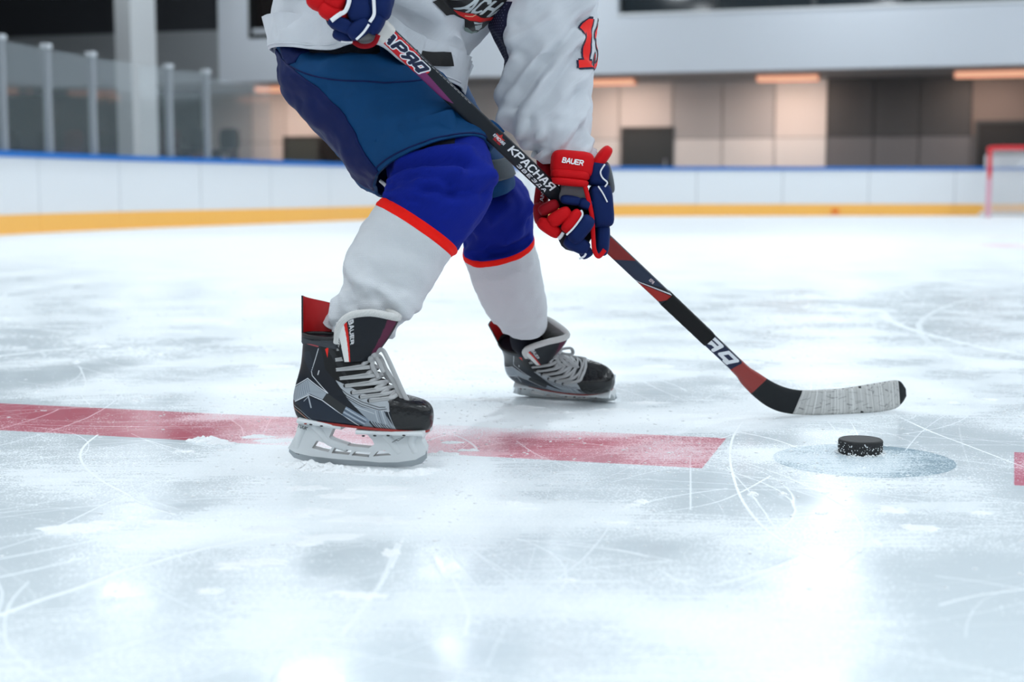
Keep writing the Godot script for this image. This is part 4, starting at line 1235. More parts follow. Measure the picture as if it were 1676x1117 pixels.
func build_jersey(who: Node3D) -> void:
	var white := cloth("jersey_white", c8(203, 207, 213), 0.007, 0.035, 0.85, 0.25)
	var navy := cloth("jersey_navy", c8(10, 12, 52), 0.007, 0.035, 0.8, 0.15)
	var t := leg([[445, 87, 760, 150, 2.68, .19, .05], [444, 60, 767, 120, 2.68, .186, .1], [449, 30, 764, 88, 2.68, .175, .18], [457, 0, 784, 60, 2.67, .18, .17], [472, -45, 822, 25, 2.67, .185, .14], [515, -115, 872, -30, 2.66, .195, .1], [580, -190, 910, -100, 2.65, .2, .05], [670, -262, 960, -185, 2.65, .19, 0], [770, -315, 985, -255, 2.64, .12, 0], [830, -330, 975, -290, 2.64, .07, 0]], 110, 150, 2.3)
	fold(t, [[.34, .22, .19, .11, .011, .015], [.31, .25, .17, .15, -.011, .014], [.35, .19, .22, .07, .010, .015], [.26, .26, .12, .20, .010, .014], [.38, .16, .26, .06, -.008, .012], [.05, .08, .09, .03, .003, .016], [.12, .05, .18, .02, -.003, .016], [.16, .03, .22, .08, .006, .014],
		[.0, .36, .16, .40, .006, .03], [.02, .28, .2, .3, -.005, .025], [.3, .42, .2, .28, .005, .022], [.5, .3, .4, .12, .012, .02], [.46, .34, .36, .2, -.01, .02]])
	# the hem rides up over the hip, under the glove
	var lifted := []
	for i in 110:
		var row := PackedVector3Array()
		for j in 150:
			var a := j / 150.0
			var up: float = 0.085 * exp(-pow((a - 0.235) / 0.045, 2.0))
			var f := i / 109.0
			row.append(t.at(f + up * maxf(0.0, 1.0 - f / 0.4), a))
		lifted.append(row)
	t.rows = lifted
	wrinkle(t, 0.007, 0.09, 1.0, 21)
	var rev := t.rows.duplicate(); rev.reverse()
	var sh := Shape.new(); sh.grid(hem(rev, 0.003, 0.06), true, 1)
	var o := put("jersey", sh, white, who)
	o.set_meta("label", "loose white game jersey with navy gusset")
	# hem stitching
	var path := []
	for k in 25: path.append(t.at(.028, .05 + .45 * k / 24.0) + t.out(.028, .05 + .45 * k / 24.0) * 0.0006)
	sh = Shape.new(); sweep(sh, path, [.0016], [.0008], Vector3(0, 0, 1), 2.0, 6, 60); put("hem_seam", sh, white, o)
	# black strap tag on the front flap
	sh = patch(t, [Vector2(.083, .176), Vector2(.134, .103), Vector2(.081, .092), Vector2(.036, .164)], 0.0045, 64)
	put("fight_strap", sh, mat("black_tape", c8(10, 10, 12), 0.7), o, false)
	# sleeve of the lower arm
	var s := leg([[800, -230, 960, -170, 2.74, .1, 0], [790, -130, 985, -90, 2.72, .105, 0], [790, -50, 982, -20, 2.70, .105, 0], [796, 10, 978, 30, 2.69, .1, 0], [803, 50, 976, 70, 2.68, .098, 0], [824, 92, 975, 105, 2.68, .094, 0], [825, 130, 972, 135, 2.67, .09, 0], [820, 168, 969, 165, 2.66, .088, -.05], [830, 196, 967, 195, 2.65, .08, -.1], [856, 222, 966, 225, 2.65, .07, -.15], [878, 246, 970, 252, 2.64, .058, -.2], [886, 262, 962, 266, 2.64, .05, -.2]], 110, 96, 2.3)
	var creases := [[.70, .44, .25, .125, .016, .013], [.66, .38, .30, .14, -.016, .012], [.77, .38, .37, .15, .014, .013], [.72, .33, .42, .16, -.012, .011], [.80, .30, .50, .12, .012, .013], [.86, .34, .60, .16, -.010, .011], [.88, .26, .66, .10, .011, .012], [.92, .30, .76, .14, -.009, .010], [.96, .24, .82, .08, .010, .010],
		[.40, .36, .20, .10, .012, .014], [.36, .32, .18, .06, -.010, .012], [.62, .47, .48, .38, .010, .014], [.84, .42, .74, .46, .012, .012], [.94, .40, .86, .34, .009, .010], [.97, .12, .90, .04, .009, .009], [.99, .3, .93, .2, -.008, .009]]
	for c in creases: c[4] *= 1.35
	fold(s, creases)
	wrinkle(s, 0.007, 0.07, 1.0, 30)
	sh = Shape.new(); sh.grid(hem(s.rows, 0.003, 0.03), true, 1)
	put("sleeve", sh, white, o)
	# navy underarm gusset with its pierced holes
	var im := canvas(96, 192, c8(10, 12, 50))
	for y in 26:
		for x in 12:
			var q := Vector2(8 + 7.4 * x + (3.7 if y % 2 else 0.0), 6 + 7.2 * y)
			stroke(im, [q, q + Vector2(0.3, 0)], 2.2, c8(120, 124, 140))
	sh = panel(s, .27, .53, [.33, .35, .36, .40, .43, .44, .455], [.52, .52, .52, .51, .51, .5, .48], 0.0015, 30, 12)
	put("gusset", sh, print_mat("gusset_mesh", im, 0.8, false), o, false)
	# the number on the sleeve, running round to the far side
	im = canvas(220, 220, Color(0, 0, 0, 0))
	for pass_ in 2:
		var e: float = 8.0 if pass_ == 0 else 0.0
		var c: Color = c8(14, 10, 50) if pass_ == 0 else c8(236, 26, 18)
		for k in (5 if pass_ == 0 else 1):
			var by := Vector2(e, 0).rotated(TAU * k / 4.0) if k < 4 and pass_ == 0 else Vector2.ZERO
			var one := []
			for q in [[28, 46], [58, 12], [82, 12], [74, 168], [98, 170], [98, 206], [8, 206], [10, 170], [36, 168], [44, 62], [26, 74]]: one.append(Vector2(q[0], q[1]) + by)
			fill_poly(im, one, c)
		stroke(im, [Vector2(132, 66), Vector2(140, 34), Vector2(172, 24), Vector2(200, 44), Vector2(196, 88), Vector2(166, 104)], 26.0 + e * 2.0, c)
		stroke(im, [Vector2(166, 104), Vector2(200, 124), Vector2(204, 170), Vector2(178, 194), Vector2(142, 186), Vector2(130, 150)], 26.0 + e * 2.0, c)
	sh = patch(s, [Vector2(.285, .156), Vector2(.268, -.025), Vector2(.495, -.015), Vector2(.515, .168)], 0.0018, 60)
	put("number", sh, print_mat("number_print", im, 0.7), o, false)
	# team crest on the chest
	im = canvas(300, 220, Color(0, 0, 0, 0))
	draw_crest(im)
	sh = patch(t, [Vector2(.36, .172), Vector2(.58, -.015), Vector2(.41, -.035), Vector2(.16, .13)], 0.0022, 72)
	put("crest", sh, print_mat("crest_print", im, 0.6), o, false)
	# sleeve of the upper arm, mostly above the frame
	var n := Tube.new()
	var arm := [[765, -240, 2.52, .105], [700, -215, 2.48, .105], [630, -182, 2.42, .1], [570, -152, 2.38, .095], [545, -118, 2.36, .088], [548, -80, 2.36, .074], [556, -46, 2.36, .06]]
	var mids := resample(arm, 44)
	for k in 44:
		var q: Array = mids[k]; var p0: Array = mids[maxi(k - 1, 0)]; var p1: Array = mids[mini(k + 1, 43)]
		var dir := (at(p1[0], p1[1], p1[2]) - at(p0[0], p0[1], p0[2])).normalized()
		var side := dir.cross(Vector3(0, 0, 1)).normalized()
		n.rows.append(ring(at(q[0], q[1], q[2]), side * q[3], dir.cross(side) * q[3], 2.2, 40))
	wrinkle(n, 0.012, 0.08, 1.0, 40)
	sh = Shape.new(); sh.grid(n.rows, true, 3)
	put("sleeve", sh, white, o)

func draw_crest(im: Image) -> void:
	var black := c8(14, 12, 14); var red := c8(214, 26, 24); var pale := c8(196, 204, 206); var green := c8(120, 140, 132)
	fill_poly(im, [Vector2(0, 20), Vector2(60, 0), Vector2(280, 0), Vector2(300, 40), Vector2(268, 112), Vector2(215, 140), Vector2(218, 196), Vector2(196, 216), Vector2(160, 208), Vector2(120, 168), Vector2(104, 120), Vector2(40, 90)], black)
	fill_poly(im, [Vector2(118, 170), Vector2(130, 196), Vector2(164, 214), Vector2(198, 214), Vector2(190, 206), Vector2(160, 200), Vector2(130, 168)], green)
	fill_poly(im, [Vector2(150, 0), Vector2(275, 0), Vector2(262, 26), Vector2(205, 42), Vector2(160, 18)], red)
	fill_poly(im, [Vector2(60, 64), Vector2(110, 84), Vector2(150, 112), Vector2(196, 122), Vector2(250, 118), Vector2(212, 140), Vector2(186, 144), Vector2(120, 128), Vector2(80, 96)], red)
	fill_poly(im, [Vector2(136, 136), Vector2(176, 146), Vector2(202, 184), Vector2(200, 204), Vector2(176, 196), Vector2(150, 160)], pale)
	stroke(im, [Vector2(140, 152), Vector2(180, 158)], 7, black)
	stroke(im, [Vector2(100, 100), Vector2(122, 106), Vector2(128, 96)], 5, c8(240, 200, 160))
	write_word(im, "ACHA", Vector2(80, 2), Vector2(40, 19), Vector2(-16, 52), 12, pale, .72, 0.0)

# a padded block placed by the photograph: centre, half width and half height in pixels there, half depth in metres, tilt in degrees
func block(sh: Shape, u: float, v: float, d: float, hw: float, hh: float, hd: float, tilt := 0.0, pw := 3.0) -> void:
	var k := d / FOCAL
	pad(sh, at(u, v, d), Vector3(hw * k, hh * k, hd), Basis(Vector3(0, 0, 1), deg_to_rad(tilt)), pw, 22)

func pads(parent: Node, called: String, m: Material, list: Array) -> MeshInstance3D:
	var o: MeshInstance3D
	for a in list:
		var sh := Shape.new()
		block(sh, a[0], a[1], a[2], a[3], a[4], a[5], a[6] if a.size() > 6 else 0.0, a[7] if a.size() > 7 else 3.0)
		o = put(called, sh, m, parent)
	return o

func cord(parent: Node, called: String, m: Material, pts: Array, d: float, px: float, flat := 0.5) -> void:
	var path := []
	for k in range(0, pts.size(), 2): path.append(at(pts[k], pts[k + 1], d))
	var sh := Shape.new()
	sweep(sh, path, [px * d / FOCAL / 2.0], [px * d / FOCAL / 2.0 * flat], Vector3(0, 0, 1), 2.4, 10, path.size() * 8)
	put(called, sh, m, parent)

func build_gloves(who: Node3D) -> void:
	var red := cloth("glove_red", c8(198, 8, 18), 0.005, 0.02, 0.7, 0.08)
	var wine := cloth("glove_dark_red", c8(140, 6, 22), 0.005, 0.02, 0.7, 0.08)
	var navy := cloth("glove_navy", c8(5, 30, 82), 0.005, 0.02, 0.7, 0.08)
	var black := cloth("glove_inner", c8(10, 12, 26), 0.005, 0.02, 0.7, 0.1)
	var grey := cloth("glove_palm", c8(112, 112, 114), 0.004, 0.02, 0.8, 0.1)
	var white := mat("glove_white", c8(226, 228, 232), 0.6)
	# lower hand
	var g := Node3D.new(); g.name = "glove"; who.add_child(g, true)
	g.set_meta("label", "red and navy padded glove on the middle of the stick")
	var d := 2.60
	pads(g, "palm", black, [[944, 360, d + .02, 30, 52, .032, -8, 2.6]])
	pads(g, "wrist", grey, [[938, 317, d, 25, 18, .03, -6, 3.5]])
	pads(g, "cuff", red, [[936, 269, d, 35, 22, .045, -5, 4.5]])
	pads(g, "cuff_roll", red, [[933, 286, d - .004, 32, 9, .046, -5, 4.0], [932, 298, d - .008, 31, 7, .046, -6, 3.6]])
	pads(g, "cuff_side", wine, [[891, 271, d + .045, 12, 27, .03, 8, 3.0]])
	pads(g, "thumb", wine, [[887, 318, d + .05, 12, 24, .026, -8, 3.5], [885, 350, d + .02, 12, 19, .026, 6, 3.1], [898, 340, d - .018, 18, 10, .018, 26, 3.1]])
	pads(g, "index_finger", red, [[916, 355, d - .03, 21, 12, .022, 30, 3.5], [899, 373, d - .022, 22, 11, .022, -34, 3.1]])
	pads(g, "middle_finger", red, [[936, 362, d - .036, 22, 10, .022, 52, 3.5]])
	pads(g, "middle_finger_tip", navy, [[934, 328, d - .03, 17, 8, .016, -8, 3.1]])
	pads(g, "ring_finger", navy, [[951, 376, d - .036, 27, 13, .024, 52, 3.5], [958, 334, d - .028, 12, 9, .016, -20, 3.1]])
	pads(g, "little_finger", navy, [[944, 400, d - .026, 22, 13, .024, -24, 3.5], [959, 414, d - .02, 11, 9, .02, 30, 3.1]])
	pads(g, "back_roll", navy, [[978, 286, d + .008, 18, 20, .04, -10, 4.0], [984, 337, d + .004, 19, 35, .042, 5, 4.6], [985, 391, d + .006, 12.5, 28, .034, -3, 3.4]])
	pads(g, "knuckle_guard", mat("glove_grey", c8(78, 84, 90), 0.5), [[996, 291, d + .02, 7, 26, .03, 12, 3.0]])
	var o := pads(g, "cuff_flare", red, [[980, 265, d + .012, 10, 30, .034, -37, 3.4]])
	cord(g, "piping", red, [957, 303, 964, 330, 969, 356, 971, 390, 973, 410, 980, 420, 990, 409], d - .04, 7.5, 0.7)
	cord(g, "trim", white, [951, 344, 953, 353, 940, 372, 927, 385], d - .058, 3.2)
	cord(g, "trim", white, [922, 381, 918, 387, 914, 391], d - .04, 6.0)
	cord(g, "trim", white, [990, 269, 983, 281, 986, 291, 994, 299, 990, 306], d - .036, 2.6)
	cord(g, "trim", white, [979, 305, 987, 317, 994, 331], d - .040, 2.4)
	cord(g, "trim", white, [948, 424, 956, 420, 959, 415], d - .044, 3.4)
	# maker's word on the cuff
	var im := canvas(320, 90, Color(0, 0, 0, 0))
	write_word(im, "BAUER", Vector2(14, 18), Vector2(58, 3), Vector2(-6, 46), 13, c8(240, 238, 240), .76, .08)
	pad_print(g, "lettering", Vector2(936, 269), d, Vector3(35, 22, .045), -5, 4.5, Rect2(-.52, -.12, 1.08, .62), print_mat("glove_word", im, 0.6))
	im = canvas(150, 60, Color(0, 0, 0, 0))
	write_word(im, "VAN", Vector2(10, 12), Vector2(44, 0), Vector2(0, 34), 9, c8(226, 214, 218), .7)
	pad_print(g, "lettering", Vector2(887, 318), d + .05, Vector3(12, 24, .026), -8, 3.5, Rect2(-.3, -.85, .7, 1.1), print_mat("glove_word_side", im, 0.6), true)
	# upper hand, cut by the top of the frame
	g = Node3D.new(); g.name = "glove"; who.add_child(g, true)
	g.set_meta("label", "red and navy padded glove on the butt end by the hip")
	d = 2.345
	pads(g, "palm", black, [[580, 12, d + .02, 46, 44, .034, -10, 3.1]])
	pads(g, "cuff", red, [[552, -70, d, 50, 30, .05, 10, 3.2]])
	pads(g, "cuff_roll", red, [[560, -40, d, 46, 12, .05, 10, 3.0]])
	pads(g, "thumb", red, [[526, -2, d - .02, 22, 21, .03, -20, 3.1], [546, 22, d - .03, 24, 14, .026, -22, 3.1]])
	pads(g, "thumb_pad", red, [[552, -2, d - .034, 18, 18, .026, -30, 3.5]])
	pads(g, "index_finger", navy, [[588, 12, d - .036, 20, 25, .026, 10, 3.5], [560, 41, d - .034, 22, 12, .024, -24, 3.5], [561, 59, d - .02, 16, 9, .022, -14, 3.1]])
	pads(g, "middle_finger", navy, [[622, 2, d - .026, 20, 30, .028, -6, 3.5], [589, 47, d - .036, 22, 13, .024, 36, 3.5]])
	pads(g, "ring_finger", navy, [[614, 38, d - .026, 13, 19, .026, -30, 3.1]])
	pads(g, "little_finger", navy, [[634, -10, d - .01, 12, 28, .03, -8, 3.1]])
	pads(g, "palm_patch", grey, [[597, 63, d - .006, 20, 9, .026, 8, 3.1]])
	cord(g, "piping", wine, [578, 68, 590, 75, 604, 75, 614, 69, 619, 57], d - .03, 8.0, 0.8)
	cord(g, "trim", white, [573, -12, 571, 4, 566, 17, 560, 22], d - .064, 7.0, 0.3)
	cord(g, "trim", white, [560, 21, 551, 27, 542, 34], d - .062, 7.5, 0.3)
	cord(g, "trim", white, [611, -14, 612, 6, 612, 24, 605, 36], d - .058, 5.5, 0.3)
	cord(g, "trim", white, [604, 40, 595, 53, 583, 65], d - .064, 4.0, 0.4)
	cord(g, "trim", white, [558, 68, 566, 69, 577, 69], d - .046, 2.4)

# lettering on the front of a padded block; 'r' is the printed rectangle in units of its half sizes (y up), along = lettering runs down the block
func pad_print(parent: Node, called: String, uv: Vector2, d: float, h: Vector3, tilt: float, pw: float, r: Rect2, m: Material, along := false) -> void:
	var k := d / FOCAL
	var b := Basis(Vector3(0, 0, 1), deg_to_rad(tilt))
	var c := at(uv.x, uv.y, d)
	var sh := Shape.new()
	var n := 14
	for i in n:
		for j in n:
			var q := []; var t := []
			for e in [[0, 0], [1, 0], [1, 1], [0, 1]]:
				var fx := float(j + e[0]) / n; var fy := float(i + e[1]) / n
				var x := r.position.x + r.size.x * fx; var y := r.position.y + r.size.y * (1.0 - fy)
				var z := pow(maxf(0.02, 1.0 - pow(absf(y), pw)), 1.0 / pw)
				z *= pow(maxf(0.02, 1.0 - pow(absf(x / z), pw)), 1.0 / pw)
				q.append(c + b * Vector3(x * h.x * k, y * h.y * k, z * h.z + 0.0012))
				t.append(Vector2(1.0 - fy, fx) if along else Vector2(fx, fy))
			sh.quad(q[0], q[1], q[2], q[3], 0, t[0], t[1], t[2], t[3])
	put(called, sh, m, parent, false)

# ---------------------------------------------------------------- skates
# Made lying along x, toe forward, blade on y = 0, outer side of a right foot towards +z. The numbers are read off the
# near skate in the photograph: loc() turns its picture into metres.
func loc(u: float, v: float) -> Vector2:
	return Vector2((u - 478.0) * 0.001045, (757.5 + 12.0 * (u - 478.0) / 230.0 - v) * 0.00103)

func outline(pts: Array) -> PackedVector2Array:
	var out := PackedVector2Array()
	for k in range(0, pts.size(), 2): out.append(loc(pts[k], pts[k + 1]))
	return out

const BOOT_ROWS := [[0, .0135, .2435, .029], [.006, .0105, .2468, .033], [.02, .0075, .2488, .0365], [.034, .0075, .2470, .0365], [.043, .009, .2395, .0355], [.048, .0102, .224, .0345], [.052, .0113, .196, .034], [.06, .013, .176, .033],
	[.075, .0175, .163, .031], [.09, .0215, .153, .030], [.107, .024, .141, .030], [.124, .026, .129, .031], [.140, .028, .114, .033]]

# round the foot is blunt, higher up the vamp narrows to a ridge under the laces
func boot_power(h: float) -> float:
	return lerpf(2.7, 1.9, smoothstep(.044, .075, h))

func boot_point(r: Array, w: float, grow := 0.0) -> Vector3:
	var c := cos(w); var s := sin(w)
	var pw := boot_power(r[0])
	var f := signf(c) * pow(absf(c), 2.0 / pw)
	var g := signf(s) * pow(absf(s), 2.0 / pw)
	var x: float = (r[1] + r[2]) / 2.0 + (r[2] - r[1]) / 2.0 * f
	var long := clampf(x / 0.245, 0, 1)
	var wide: float = r[3] * (0.80 + 0.20 * smoothstep(0.15, 0.7, long)) + grow
	var y: float = lerpf(.0802, .0668, long) + r[0]
	var p := Vector3(x, y, g * wide)
	if grow > 0.0: p += Vector3(f, 0, 0) * grow
	return p

# half width of the boot where its side passes the point p of the profile
func boot_side(p: Vector2) -> float:
	var h := p.y - lerpf(.0802, .0668, clampf(p.x / 0.245, 0, 1))
	var r: Array = BOOT_ROWS[0]
	for q in resample(BOOT_ROWS, 90):
		if absf(q[0] - h) < absf(r[0] - h): r = q
	var f: float = clampf(absf(p.x - (r[1] + r[2]) / 2.0) / ((r[2] - r[1]) / 2.0), 0, 0.985)
	return r[3] * (0.80 + 0.20 * smoothstep(0.15, 0.7, p.x / 0.245)) * pow(1.0 - pow(f, boot_power(h)), 1.0 / boot_power(h)) + 0.0008

# how far forward the boot reaches at height y, z off its middle
func boot_front(y: float, z: float) -> float:
	var x := 0.15
	for i in 4:
		var h := y - lerpf(.0802, .0668, clampf(x / 0.245, 0, 1))
		var k := 0
		while k < BOOT_ROWS.size() - 2 and BOOT_ROWS[k + 1][0] < h: k += 1
		var a: Array = BOOT_ROWS[k]; var b: Array = BOOT_ROWS[k + 1]
		var f := clampf((h - a[0]) / (b[0] - a[0]), 0, 1)
		var xb := lerpf(a[1], b[1], f); var xf := lerpf(a[2], b[2], f); var w := lerpf(a[3], b[3], f) * 0.96
		x = (xb + xf) / 2.0 + (xf - xb) / 2.0 * pow(maxf(0.0, 1.0 - pow(minf(absf(z) / w, 1.0), boot_power(h))), 1.0 / boot_power(h))
	return x

func boot_skin() -> Tube:
	var s := Tube.new()
	for r in resample(BOOT_ROWS, 60):
		var row := PackedVector3Array()
		for j in 72: row.append(boot_point(r, TAU * j / 72.0))
		s.rows.append(row)
	return s

func boot_print() -> Image:
	var im := canvas(640, 460, c8(19, 24, 33))
	var P := func(pts: Array) -> Array:
		var out := []
		for k in range(0, pts.size(), 2): out.append(Vector2((pts[k] - 474.0) * 2.5, (pts[k + 1] - 535.0) * 2.5))
		return out
	var silver := c8(150, 158, 166); var pale := c8(214, 218, 222); var black := c8(14, 15, 17); var slate := c8(27, 37, 52)
	# dark blue quarter, black meshed facing
	fill_poly(im, P.call([492, 655, 520, 643, 544, 650, 600, 692, 600, 702, 512, 684]), slate)
	fill_poly(im, P.call([540, 552, 600, 552, 640, 640, 600, 640, 566, 620, 548, 600]), black)
	for k in 240:
		var q := Vector2(fmod(k * 7.13, 40.0) + 548.0, fmod(k * 11.7, 66.0) + 560.0)
		if q.x - 548.0 < 18.0 + (q.y - 560.0) * 0.35 and q.x - 548.0 > (q.y - 575.0) * 0.4: stroke(im, P.call([q.x, q.y, q.x + 0.2, q.y]), 1.6, c8(104, 108, 112))
	# heel panel
	fill_poly(im, P.call([484, 636, 489, 632, 516, 617, 551, 639, 544, 649, 521, 640, 494, 653, 484, 650]), silver)
	for k in 9: stroke(im, P.call([489 + k * 3.4, 633 - k * 1.7, 492 + k * 3.6, 650 - k * 1.6]), 1.6, c8(86, 98, 112))
	stroke(im, P.call([487, 631, 516, 615.5, 553, 639]), 3.4, pale)
	stroke(im, P.call([492, 653.5, 520, 641.5, 543, 650, 580, 675, 604, 692]), 3.6, pale)
	stroke(im, P.call([537.6, 567, 523, 604, 524.5, 611, 553, 638.5]), 3.2, pale)
	stroke(im, P.call([492, 656, 520, 644, 543, 653]), 2.0, black)
	# collar band, red flash
	stroke(im, P.call([503, 556, 537, 563]), 7.0, c8(168, 74, 80))
	fill_poly(im, P.call([549.5, 568, 556, 563, 553, 582]), c8(236, 40, 28))
	# carbon weave behind the ankle
	for k in 14: stroke(im, P.call([504 + k * 1.2, 576 + k * 2.2, 520 + k * 0.7, 572 + k * 2.2]), 1.4, c8(46, 60, 76))
	# side badge and silver stripes
	fill_poly(im, P.call([552, 639, 585, 660, 577, 673, 544.5, 649]), c8(42, 44, 46))
	fill_poly(im, P.call([585, 660, 626, 683, 612, 693, 577, 674]), c8(120, 134, 150))
	for k in 4: stroke(im, P.call([584 - k * 1.8, 663 + k * 3.0, 618 - k * 1.8, 683 + k * 3.0]), 2.4, pale if k % 2 == 0 else slate)
	# eyelet facing and the piece in front of it
	fill_poly(im, P.call([566, 618, 584, 626, 612, 640, 640, 647, 655, 650, 657, 670, 640, 668, 612, 660, 586, 646]), c8(166, 171, 176))
	stroke(im, P.call([566, 624, 586, 640, 612, 653, 640, 662, 650, 662]), 2.2, black)
	stroke(im, P.call([568, 629, 586, 644, 612, 657, 640, 666, 652, 665]), 2.2, black)
	fill_poly(im, P.call([586, 647, 612, 661, 648, 669, 668, 705, 640, 706, 624, 684]), c8(146, 154, 162))
	for k in 5: stroke(im, P.call([634 + k * 5, 668, 641 + k * 6, 702]), 1.8, c8(84, 92, 100) if k % 2 else pale)
	for k in 7: stroke(im, P.call([624 + k * 4.4, 684 + k * 1.2, 634 + k * 4.0, 702]), 2.4, black)
	fill_poly(im, P.call([596, 702, 622, 685, 634, 704]), c8(128, 138, 148))
	stroke(im, P.call([600, 660, 632, 672]), 1.6, pale)
	# heel base
	fill_poly(im, P.call([484, 652, 500, 660, 520, 690, 484, 690]), black)
	stroke(im, P.call([484, 662, 500, 671, 514, 682]), 3.0, c8(206, 150, 130))
	stroke(im, P.call([484, 657, 502, 667, 522, 684]), 1.6, pale)
	# scuffs
	stroke(im, P.call([517, 640, 520, 650, 523, 662]), 6.0, c8(170, 176, 182))
	stroke(im, P.call([519, 644, 510, 652]), 3.0, c8(170, 176, 182))
	stroke(im, P.call([537, 603, 535, 609]), 5.0, c8(196, 200, 204))
	# side for the inner quarter of the far skate is the same print
	return im

func strap_path(a: Vector3, b: Vector3, c: Vector3) -> Array:
	return [a, a.lerp(b, 0.5) + Vector3(0.002, 0.004, 0), b, b.lerp(c, 0.5) + Vector3(0.002, 0.004, 0), c]

func skate(who: Node3D, where: Vector3, yaw: float, roll: float, label: String, which: int) -> void:
	var g := Node3D.new(); g.name = "ice_skate"
	who.add_child(g, true)
	g.set_meta("label", label)
	g.position = where
	g.basis = Basis(Vector3.UP, deg_to_rad(yaw)) * Basis(Vector3(1, 0, 0), deg_to_rad(roll))
	var s := boot_skin()
	# boot
	var sh := Shape.new()
	sh.grid(s.rows, true, 3)
	for i in sh.p.size():
		var q := sh.p[i]
		var pu := 478.0 + q.x / 0.001045
		var pv := 757.5 + 12.0 * (pu - 478.0) / 230.0 - q.y / 0.00103
		sh.t[i] = Vector2((pu - 474.0) * 2.5 / 640.0, (pv - 535.0) * 2.5 / 460.0)
	if not materials.has("boot_print"): print_mat("boot_print", boot_print(), 0.34, false, {"metallic_specular": 0.4})
	put("boot", sh, materials["boot_print"], g)
	# collar padding rolled over the top edge
	var gloss := mat("toe_black", c8(15, 16, 18), 0.22, {"uv1_triplanar": true, "uv1_scale": Vector3.ONE * 9.0, "heightmap_enabled": true, "heightmap_texture": grain, "heightmap_scale": 0.12})
	var black := mat("skate_black", c8(17, 18, 21), 0.5)
	sh = Shape.new()
	var path := []
	for j in 33: path.append(s.at(1.0, 0.12 + 0.76 * j / 32.0) + Vector3(0, 0.001, 0))
	sweep(sh, path, [.0028], [.0036], Vector3.UP, 2.2, 10, 66); put("collar", sh, black, g)
	# toe cap: a shell round the front
	sh = Shape.new()
	var rows := []
	for i in 22:
		var r: Array = resample(BOOT_ROWS.slice(0, 7), 22)[i]
		var lim := lerpf(.197, .180, i / 21.0)
		var w := 0.0
		while w < PI and boot_point(r, w).x > lim: w += 0.01
		var row := PackedVector3Array()
		for j in 41: row.append(boot_point(r, lerpf(-w, w, j / 40.0), 0.0011))
		rows.append(row)
	sh.grid(rows, false)
	var top: PackedVector3Array = rows[21]
	for j in 20: sh.quad(top[j], top[j + 1], top[39 - j], top[40 - j], 3)
	put("toe_cap", sh, gloss, g, false)
	# red sole line
	sh = Shape.new()
	rows = []
	for q in [[0.0, -.002], [-.004, -.0025]]:
		var row := PackedVector3Array()
		for j in 72: row.append(boot_point([q[0], .0135, .2435, .031], TAU * j / 72.0))
		rows.append(row)
	sh.grid(rows, true, 3)
	put("outsole", sh, mat("sole_red", c8(150, 34, 26), 0.4), g)
	# tongue: a shield flaring forward, felt lined
	var tongue := []; var felt := []
	var rim_line := [[.097, 0.2110, .033], [.106, 0.2400, .041], [.126, 0.2570, .040], [.160, 0.2610, .027], [.197, 0.2510, 0.0], [.160, 0.2610, -.027], [.126, 0.2570, -.040], [.106, 0.2400, -.041], [.097, 0.2110, -.033]]
	var base_line := [[.108, 0.1800, .031], [.116, 0.1800, .031], [.126, 0.1800, .027], [.138, 0.1790, .017], [.146, 0.1780, 0.0], [.138, 0.1790, -.017], [.126, 0.1800, -.027], [.116, 0.1800, -.031], [.108, 0.1800, -.031]]
	var rim_pts := resample(rim_line, 33); var base_pts := resample(base_line, 33)
	for i in 15:
		var f := i / 14.0
		var row := PackedVector3Array(); var inner := PackedVector3Array()
		for j in 33:
			var lo := Vector3(base_pts[j][0], base_pts[j][1], base_pts[j][2]); var hi := Vector3(rim_pts[j][0], rim_pts[j][1], rim_pts[j][2])
			var p := lo.lerp(hi, f) + Vector3(.006, .003, 0) * sin(PI * f) * (1.0 - absf(j / 16.0 - 1.0))
			row.append(p)
			inner.append(p + (Vector3(.10, p.y, 0) - p).normalized() * .007)
		tongue.append(row); felt.append(inner)
	sh = Shape.new(); sh.grid(tongue, false)
	var im := canvas(256, 128, c8(20, 24, 31))
	for side in 2:
		var X := func(x: float) -> float: return x if side == 0 else 256.0 - x
		fill_poly(im, [Vector2(X.call(10), 0), Vector2(X.call(38), 0), Vector2(X.call(46), 128), Vector2(X.call(22), 128)], c8(222, 222, 220))
		fill_poly(im, [Vector2(X.call(38), 0), Vector2(X.call(44), 0), Vector2(X.call(54), 128), Vector2(X.call(46), 128)], c8(206, 30, 22))
		fill_poly(im, [Vector2(X.call(2), 70), Vector2(X.call(18), 70), Vector2(X.call(20), 124), Vector2(X.call(2), 124)], c8(16, 16, 18))
		fill_poly(im, [Vector2(X.call(108), 20), Vector2(X.call(122), 20), Vector2(X.call(124), 128), Vector2(X.call(112), 128)], c8(92, 36, 62))
	write_word(im, "BAUER", Vector2(66, 116), Vector2(-1.2, -14), Vector2(-8, 0), 2.8, c8(216, 216, 218), .7)
	write_word(im, "5", Vector2(16, 88), Vector2(0, 16), Vector2(-10, 0), 2.6, c8(224, 224, 224), .8)
	var t := put("tongue", sh, print_mat("tongue_print", im, 0.36, false, {"metallic_specular": 0.35}), g, false)
	sh = Shape.new(); sh.grid(felt, false); put("felt_lining", sh, cloth("felt", c8(206, 206, 204), 0.008, 0.12, 0.95, 0.3), t, false)
	path = []
	for j in 33: path.append((tongue[14][j] + felt[14][j]) / 2.0)
	sh = Shape.new(); sweep(sh, path, [.0062], [.0062], Vector3.UP, 2.2, 12, 60); put("felt_rim", sh, materials["felt"], t)
	# tendon guard: red inside, black outside
	var red_rows := []; var out_rows := []
